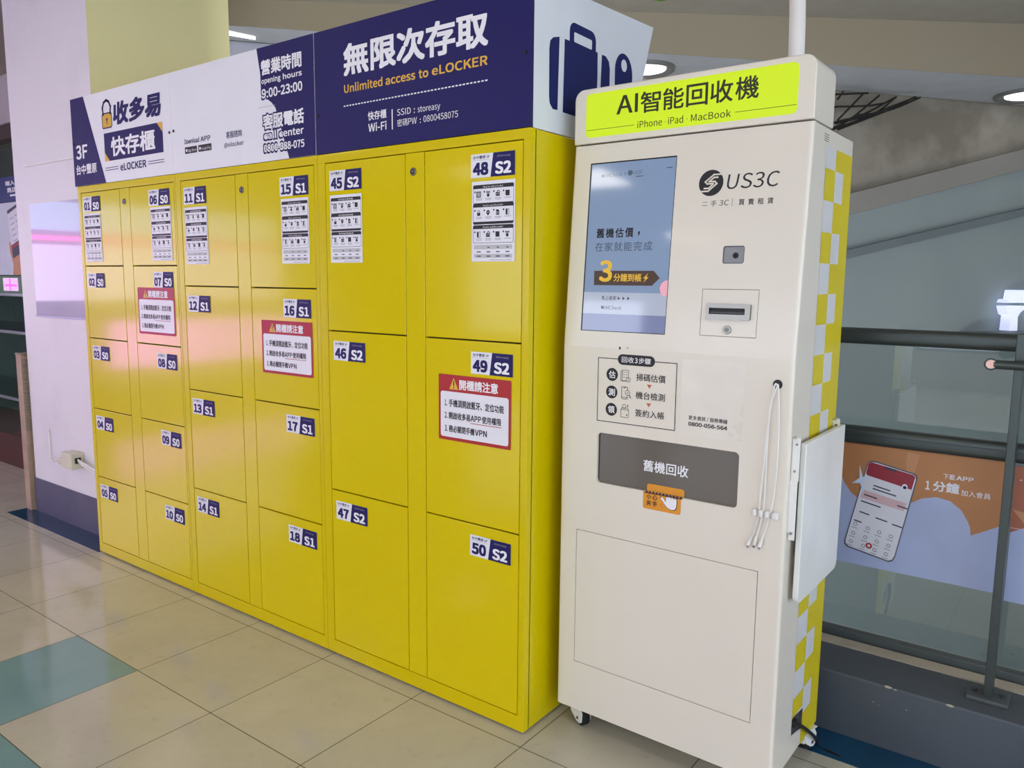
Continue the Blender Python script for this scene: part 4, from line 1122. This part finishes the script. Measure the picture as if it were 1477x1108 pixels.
hand = [(0.331, 0.7915), (0.336, 0.7955), (0.3425, 0.7890), (0.3475, 0.7830), (0.3485, 0.7975), (0.3535, 0.7985), (0.3545, 0.7945), (0.3565, 0.7985), (0.3615, 0.7985), (0.3630, 0.7935), (0.3650, 0.7985), (0.3695, 0.7980), (0.3710, 0.7925), (0.3730, 0.7975), (0.3790, 0.7965),
        (0.3800, 0.7850), (0.3790, 0.7720), (0.3740, 0.7655), (0.3640, 0.7640), (0.3550, 0.7670), (0.3460, 0.7745), (0.3380, 0.7840)]
b.poly(st, [(0.358 + (x - 0.358) * 1.10, 0.781 + (z - 0.781) * 1.10) for x, z in hand], MAR, 0.0009)
b.poly(st, hand, WHT2, 0.0012)
b.line(st, [(0.330, 0.772), (0.336, 0.776), (0.332, 0.768), (0.339, 0.770)], 0.0012, CORAL, 0.0009); b.line(st, [(0.336, 0.764), (0.342, 0.766)], 0.0012, CORAL, 0.0009)
tag(b.build('pinch_sticker', hat, smooth=False), 'amber warning sticker with a white hand')
# service door
b = MB(); b.plate(lambda a, z, h=0.0: kl(a, z, h - 0.0004), rr(DOOR[0] + .0018, DOOR[1] + .0018, DOOR[2] - .0018, DOOR[3] - .0018, 0.001, 2), [], 0.012, KWHT)
b.box(DOOR[0] - .004, DOOR[2] + .004, 0.0155, 0.0163, DOOR[1] - .004, DOOR[3] + .004, KGROOVE)
b.build('service_door', kiosk)
# flank: chequered film, vents, cable port
sk_ = side(KW)
b = MB()
cols_ = (0.150, 0.238, 0.3127, KD - 0.001)
b.poly(sk_, [(cols_[0], 0.20), (cols_[1], 0.186), (cols_[1], 1.7235), (cols_[0], 1.7235)], KSIL, 0.0004)
b.rect(sk_, cols_[1], KB + .001, cols_[3], 1.7235, KYEL, 0.0004)
P = 0.0788
z1 = 1.6695
i = 0
while z1 > 0.22:
    z0 = z1 - P
    if i % 2 == 0:
        b.rect(sk_, cols_[0], max(z0, 0.197), cols_[1], z1, KYEL, 0.0007)
        b.rect(sk_, cols_[1], z0, cols_[2], z1, KSIL, 0.0007)
    z1 = z0; i += 1
b.build('chequered_film', kiosk, smooth=False)
b = MB()
for i in range(4):
    z = 1.7320 + i * 0.0052
    b.poly(sk_, [(0.128, z), (0.166, z), (0.166, z + 0.0016), (0.128, z + 0.0016)], KGROOVE, 0.0004)
b.build('vent_slits', kiosk, smooth=False)
b = MB()
b.poly(sk_, [(0.1495, 0.148), (0.243, 0.128), (0.243, 0.187), (0.1495, 0.199)], M('port lining', '#8d8c88', 0.3, metal=0.8), 0.0006)
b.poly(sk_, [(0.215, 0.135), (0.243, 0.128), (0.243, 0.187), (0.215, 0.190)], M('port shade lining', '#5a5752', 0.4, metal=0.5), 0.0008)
b.box(KW, KW + 0.010, 0.150, 0.172, 0.172, 0.192, RUB, 0.002)
pt = b.build('cable_port', kiosk)
b = MB(); b.tube([(KW + 0.006, 0.160, 0.182), (KW + 0.012, 0.195, 0.160), (KW + 0.014, 0.237, 0.131), (KW + 0.014, 0.322, 0.070), (KW + 0.012, 0.372, 0.028), (KW + 0.004, 0.398, 0.007), (KW - 0.02, 0.42, 0.006), (KW - 0.08, 0.44, 0.006), (KW - 0.2, 0.45, 0.006)], 0.0052, RUB, 10, 6)
b.build('power_cord', pt)
# castors
def castor(x, y, yaw):
    r = 0.0265
    R_ = Matrix.Translation((x, y, 0)) @ Matrix.Rotation(yaw, 4, 'Z')
    b = MB()
    b.cyl((0, 0, KB - 0.016), (0, 0, KB + 0.001), 0.017, PLW, 20)
    b.box(-0.026, 0.026, -0.026, 0.026, KB - 0.004, KB, PLW, 0.001)
    for sy in (-1, 1):
        pr = [(-0.026, sy * 0.0150, KB - 0.006), (0.022, sy * 0.0150, KB - 0.006), (0.036, sy * 0.0150, KB - 0.030), (0.033, sy * 0.0150, 0.018), (0.022, sy * 0.0150, 0.011), (0.008, sy * 0.0150, 0.014), (-0.020, sy * 0.0150, KB - 0.044), (-0.028, sy * 0.0150, KB - 0.024)]
        b.prism(pr, (0, sy * 0.004, 0), PLW, 0.0008)
    b.box(-0.028, 0.024, -0.018, 0.018, KB - 0.022, KB - 0.008, PLW, 0.004)
    b.box(-0.028, -0.016, -0.017, 0.017, KB - 0.046, KB - 0.012, PLW, 0.004)
    for v in b.bm.verts: v.co = R_ @ v.co
    cs_ = b.build('castor', kiosk)
    b = MB(); b.cyl((0.014, -0.0135, r), (0.014, 0.0135, r), r, RUB, 28, bev=0.004)
    b.cyl((0.014, -0.0205, r), (0.014, 0.0205, r), 0.005, STEEL, 12)
    for v in b.bm.verts: v.co = R_ @ v.co
    tag(b.build('wheel', cs_), 'black rubber wheel')
castor(0.050, 0.058, math.radians(-22)); castor(0.62, 0.065, math.radians(20)); castor(0.062, 0.345, math.radians(60)); castor(0.655, 0.350, math.radians(75))
# charging leads, their grommet and clip
b = MB(); b.cyl((0.6364, -0.0012, 1.1345), (0.6364, 0.012, 1.1345), 0.0118, DARKM, 24); b.build('grommet', kiosk)
WCB = M('white cable', '#f0eee8', 0.4)
PATHS = [[(0.631, 1.128), (0.6214, 1.035), (0.6165, 0.9355), (0.611, 0.851), (0.6090, 0.806), (0.5995, 0.755), (0.5935, 0.738)],
         [(0.6379, 1.129), (0.6255, 1.085), (0.6221, 0.9915), (0.6217, 0.9087), (0.6205, 0.824), (0.6180, 0.800), (0.6120, 0.765), (0.6065, 0.742)],
         [(0.6412, 1.127), (0.6476, 1.049), (0.6492, 0.940), (0.6450, 0.857), (0.6370, 0.806), (0.6265, 0.758), (0.6205, 0.740)]]
TIPS = [(0.588, 0.7215), (0.6025, 0.7240), (0.6165, 0.7215)]
for pth, tp, m2 in zip(PATHS, TIPS, (PLW, PLW, PLW)):
    pp = [(x, -0.009 - 0.003 * math.sin(i), z) for i, (x, z) in enumerate(pth)]
    pp = [(0.6364, 0.004, 1.1335), (0.6364, -0.004, 1.1335)] + pp
    b = MB(); b.tube(pp, 0.0021, WCB, 8, 6)
    cb = b.build('charging_cable', kiosk)
    e = Vector(pp[-1]); d = (Vector((tp[0], -0.010, tp[1])) - e).normalized()
    b = MB(); b.cyl(e, e + d * 0.006, 0.0025, WCB, 12, r2=0.0042); b.cyl(e + d * 0.006, e + d * 0.024, 0.0045, WCB, 12, bev=0.001)
    b.cyl(e + d * 0.024, e + d * 0.030, 0.0030, STEEL, 10)
    b.build('plug', cb)
b = MB()
for i, x in enumerate((0.598, 0.6145, 0.6305, 0.648)):
    b.box(x - 0.0062, x + 0.0062 + (0.004 if i == 3 else 0), -0.0155, 0.0, 0.794, 0.814, PLW, 0.0055, 3)
b.box(0.593, 0.658, -0.005, 0.0, 0.798, 0.810, PLW, 0.002)
b.build('cable_clip', kiosk)
# folding side shelf on its brackets
b = MB()
sp_ = rr(0.042, 0.566, 0.394, 0.987, 0.026, 6, (1, 1, 0, 0))
b.prism([(0.6880, y, z) for y, z in sp_], (0.0150, 0, 0), PLW, 0.003, 3)
sh = tag(b.build('side_shelf', kiosk), 'white shelf folded down')
for y0 in (0.014, 0.360):
    b = MB()
    b.box(KW, KW + 0.003, y0, y0 + 0.030, 0.760, 1.004, PLW, 0.001)
    b.box(KW, 0.6955, y0, y0 + 0.003, 0.895, 1.004, PLW, 0.001)
    b.box(KW + 0.002, 0.6925, y0 + 0.003, y0 + 0.006, 0.742, 0.915, PLW, 0.001)
    b.box(KW, 0.6875, y0, y0 + 0.026, 0.999, 1.004, PLW, 0.001)
    for x, z in ((0.6870, 0.988), (0.6850, 0.920), (0.6840, 0.760)):
        b.cyl((x, y0 + 0.004, z), (x, y0 - 0.0022, z), 0.0032, STEEL, 14, bev=0.0006)
    b.build('bracket', sh)

# ------------------------------------------------------------------ left edge: pillar fittings and the shop beyond
ACR = glass_mat('clear acrylic', '#f4f2f8', 0.02, 0.05)
t = thing('acrylic_sheet', 'clear acrylic notice sheet on the white pillar, reflecting the lit shop opposite', 'notice holder', (-3.2, 0.1245, 1.16))
off = (-3.2, 0.1245, 1.16)
b = MB(); b.box(-3.475, -2.72, 0.1235, 0.1245, 1.160, 1.772, ACR); b.build('sheet', t, off, smooth=False)
b = MB(); b.box(-3.48, -2.72, 0.112, 0.1245, 1.972, 1.982, PLW, 0.002); b.build('top_ledge', t, off)
b = MB(); b.box(-3.475, -2.72, 0.117, 0.1245, 1.156, 1.1665, M('lilac strip', '#b9b3d6', 0.4), 0.001); b.build('bottom_channel', t, off)

t = thing('power_outlet', 'cream surface outlet on the white pillar with plugs on both sides', 'outlet', (-3.07, 0.1245, 0.36))
off = (-3.07, 0.1245, 0.36)
IVO = M('ivory plastic', '#d9d3bd', 0.4)
b = MB(); b.box(-3.135, -3.020, 0.055, 0.125, 0.352, 0.440, IVO, 0.006, 3)
b.box(-3.020, -3.016, 0.075, 0.105, 0.385, 0.415, DARKM); b.build('outlet_box', t, off)
b = MB(); b.box(-3.215, -3.140, 0.066, 0.108, 0.358, 0.392, IVO, 0.008, 3); b.box(-3.236, -3.210, 0.072, 0.102, 0.364, 0.386, IVO, 0.004); pl = b.build('plug', t, off)
b = MB(); b.tube([(-3.235, 0.087, 0.374), (-3.29, 0.09, 0.362), (-3.345, 0.10, 0.345), (-3.385, 0.108, 0.350), (-3.41, 0.116, 0.40), (-3.418, 0.119, 0.48), (-3.42, 0.120, 0.52)], 0.004, PLW, 8); b.build('lead', pl, off)
b = MB(); b.tube([(-3.018, 0.09, 0.405), (-2.95, 0.09, 0.392), (-2.85, 0.088, 0.380), (-2.70, 0.085, 0.362), (-2.655, 0.085, 0.356)], 0.0048, PLW, 8)
b.tube([(-3.018, 0.09, 0.397), (-2.95, 0.088, 0.380), (-2.85, 0.085, 0.364), (-2.70, 0.082, 0.344), (-2.655, 0.082, 0.338)], 0.0042, PLW, 8); b.build('locker_lead', t, off)

WOOD = blotch_mat('pale wood', '#b39a84', '#8d735f', 9, 0.4, 0.7, 0.6, 0.55)
WOODD = M('dark wood', '#8f8172', 0.6)
t = thing('wooden_post', 'pale wooden post with ridged flank against the left edge of the white pillar', 'post', (-3.70, 0.13, 0))
off = (-3.70, 0.13, 0)
b = MB(); b.box(-3.735, -3.668, 0.098, 0.175, 0.0012, 0.925, WOOD, 0.003); b.build('shaft', t, off)
b = MB()
for i in range(22): b.box(-3.668, -3.661, 0.100, 0.173, 0.48 + i * 0.0195, 0.492 + i * 0.0195, WOODD, 0.002)
b.box(-3.738, -3.661, 0.095, 0.178, 0.925, 0.937, WOODD, 0.003); b.build('ridged_facing', t, off)

# glass showcase, posters and hanging sign of the shop past the pillar
SGL = glass_mat('showcase glass', '#d5e2de', 0.12)
DKI = M('showcase interior', '#8d9a95', 0.7); BRN = M('red brown plinth', '#4a2a20', 0.5)
ALU = M('aluminium edge', '#a9b5b6', 0.3, metal=0.7)
SHY = 0.5
t = thing('glass_showcase', 'glass showcase with a red-brown plinth beyond the pillar', 'showcase', (-5.2, 0.75, 0))
off = (-5.2, 0.75, 0)
b = MB(); b.box(-6.6, -4.16, SHY, 1.0, 0.0, 0.235, BRN, 0.004); b.build('plinth', t, off)
b = MB(); b.box(-6.6, -4.16, 0.97, 1.0, 0.235, 1.24, DKI); b.build('back_panel', t, off)
for z in (0.495, 0.975, 1.238):
    b = MB(); b.box(-6.6, -4.16, SHY - 0.004, 1.0, z, z + 0.022, ALU, 0.003); b.build('shelf', t, off)
b = MB(); b.box(-6.6, -4.16, SHY, SHY + 0.006, 0.235, 1.238, SGL); b.build('glass_front', t, off, smooth=False)
goods = [(-4.78, 0.62, 0.517, 'dark green box inside the showcase, bottom shelf', '#37463e'), (-4.98, 0.70, 0.517, 'grey box inside the showcase, bottom shelf', '#6b7672'),
         (-4.72, 0.66, 0.997, 'black bag inside the showcase, upper shelf', '#22262a'), (-4.92, 0.64, 0.997, 'violet box inside the showcase, upper shelf', '#6a5f9a')]
for i, (gx, gy, gz, lb, cl) in enumerate(goods):
    b = MB(); hgt = (0.30, 0.36, 0.17, 0.13)[i]
    b.prism([(gx - 0.07, gy, gz), (gx + 0.07, gy, gz), (gx + 0.055, gy, gz + hgt), (gx - 0.05, gy, gz + hgt)], (0, 0.10, 0), M('goods %d' % i, cl, 0.45), 0.012, 3)
    tag(b.build('boxed_goods'), lb, 'goods', 'goods in the glass showcase')
b = MB(); b.prism([(-5.0, 0.52, 0.2351), (-4.70, 0.52, 0.2351), (-4.72, 0.52, 0.262), (-4.95, 0.52, 0.258)], (0, 0.2, 0), M('red cloth', '#a3231f', 0.6), 0.008, 2)
tag(b.build('red_cloth'), 'folded red cloth at the bottom of the showcase', 'cloth')
t = thing('picture_display', 'small green bordered display with a glowing pink picture on top of the showcase', 'display', (-4.75, 0.53, 1.2605))
off = (-4.75, 0.53, 1.2605)
b = MB(); b.box(-5.1, -4.52, 0.515, 0.545, 1.2605, 1.378, M('green border', '#4d7a58', 0.5), 0.002); b.build('frame', t, off)
b = MB(); b.box(-4.93, -4.69, 0.510, 0.514, 1.275, 1.365, M('pink picture', '#d9c6e2', 0.3, emit=0.5, emit_col='#e9b6e6', vary=0.1, scale=20))
b.rect(front(0.510), -4.90, 1.305, -4.705, 1.322, M('magenta glow', '#e060d0', 0.3, emit=0.9, emit_col='#ff6ee0')); b.rect(front(0.510), -4.83, 1.28, -4.80, 1.36, M('magenta glow', '#e060d0', 0.3)); b.build('picture', t, off, smooth=False)
# tall poster with a hand holding a phone
fp = front(0.548)
TEAL = M('poster teal', '#3f8d97', 0.4)
b = MB(); b.box(-5.2, -4.50, 0.548, 0.556, 1.385, 1.885, M('poster pale', '#c9d0dc', 0.4))
b.poly(fp, [(-4.69, 1.87), (-4.50, 1.87), (-4.50, 1.60), (-4.61, 1.62)], TEAL, 0.0004)
b.poly(fp, [(-4.85, 1.385), (-4.83, 1.46), (-4.87, 1.54), (-4.88, 1.62), (-4.84, 1.60), (-4.66, 1.66), (-4.645, 1.74), (-4.62, 1.735), (-4.61, 1.58), (-4.63, 1.47), (-4.69, 1.385)], PSKIN, 0.0006)
b.poly(fp, [(-4.875, 1.83), (-4.70, 1.872), (-4.62, 1.555), (-4.83, 1.500)], PINK2, 0.0009)
b.poly(fp, [(-4.873, 1.805), (-4.705, 1.850), (-4.648, 1.645), (-4.846, 1.590)], PWH, 0.0012)
b.poly(fp, [(-4.845, 1.584), (-4.648, 1.638), (-4.643, 1.618), (-4.841, 1.564)], PRED, 0.0012)
b.line(fp, [(-4.66, 1.72), (-4.625, 1.66)], 0.022, PSKIN, 0.0015); b.line(fp, [(-4.65, 1.66), (-4.62, 1.60)], 0.022, PSKIN, 0.0015)
for r_ in range(5):
    for c2 in range(2):
        px_, pz_ = -4.835 + c2 * 0.085 + r_ * 0.010, 1.77 - r_ * 0.038 + c2 * 0.022
        b.line(fp, [(px_, pz_), (px_ + 0.055, pz_ + 0.014)], 0.008, GREY, 0.0015)
tag(b.build('poster', smooth=False), 'tall poster of a hand holding a phone at the left edge', 'poster')
t = thing('shop_sign', 'navy hanging shop sign with white characters at the left edge', 'sign', (-4.8, 0.55, 1.888))
off = (-4.8, 0.55, 1.888)
b = MB(); b.box(-5.4, -4.45, 0.545, 0.575, 1.888, 2.060, M('sign navy', '#20306a', 0.4), 0.002)
f2 = front(0.545)
b.text(f2, '端入口', -4.865, -4.640, 1.998, 2.030, WHT2, 0.02); b.text(f2, '商店街', -4.84, -4.615, 1.950, 1.985, WHT2, 0.02); b.rect(f2, -4.80, 1.925, -4.62, 1.936, WHT2)
b.build('panel', t, off, smooth=False)
for hx in (-5.2, -4.52):
    b = MB(); b.cyl((hx, 0.56, 2.058), (hx, 0.56, zc(hx, 0.56) - 0.002), 0.004, RAIL, 8); b.build('hanger', t, off)
b = MB(); b.box(-6.6, -4.0, 0.9, 1.0, 2.45, 2.56, M('brown shop beam', '#4a3f3a', 0.7)); b.box(-6.6, -4.0, 0.88, 1.02, 2.56, 3.0, M('shop fascia', '#b8b0b4', 0.7)); structure(b, 'trim_8')
b = MB(); b.box(-4.72, -4.70, 0.42, 0.44, zc(-4.7, 0.43) - 0.03, zc(-4.7, 0.43), DL, 0.004)
tag(b.build('spot_light'), 'tiny bright ceiling spot at the far left edge', 'ceiling light')

# lit shopfront across the aisle on the left: seen in the lockers' gloss
SB = M('lit shop sign', '#cfe0ff', 0.4, emit=SHOP_LIGHT * 1.3, emit_col='#c4d8ff', vary=0)
SW = M('lit shop window', '#efe0fa', 0.4, emit=SHOP_LIGHT * 1.4, emit_col='#f3dcff', vary=0.0)
SP = M('lit pink tube', '#ff8fd0', 0.4, emit=SHOP_LIGHT * 2.2, emit_col='#ff5fc0', vary=0)
SV = M('lit violet counter', '#e0a8f0', 0.4, emit=SHOP_LIGHT * 3.0, emit_col='#e07cf0', vary=0)
t = thing('lit_shopfront', 'brightly lit shopfront with pink tubes across the aisle, mirrored in the locker doors', 'shopfront', (-7.6, -3.4, 0))
off = (-7.6, -3.4, 0)
b = MB(); b.box(-7.9, -7.6, -5.0, -0.7, 0.0, 2.9, M('shopfront panel', '#b9b2c2', 0.6), 0.01); b.build('shell', t, off)
b = MB(); b.box(-7.6, -7.55, -4.8, -1.0, 1.86, 2.16, SB, 0.006); b.build('sign_band', t, off)
b = MB(); b.box(-7.6, -7.54, -4.9, -0.9, 1.755, 1.80, SP, 0.006); b.build('pink_tube', t, off)
for y0 in (-4.85, -3.58, -2.31):
    b = MB(); b.box(-7.6, -7.58, y0, y0 + 1.2, 1.12, 1.71, SW, 0.003); b.build('display_window', t, off)
b = MB(); b.box(-7.6, -7.1, -4.9, -2.2, 0.0, 0.95, M('counter shell', '#b8aec8', 0.5), 0.01); b.build('counter', t, off)
b = MB(); b.box(-7.1, -7.08, -4.8, -2.3, 0.40, 0.90, SV, 0.003); b.build('counter_light', t, off)
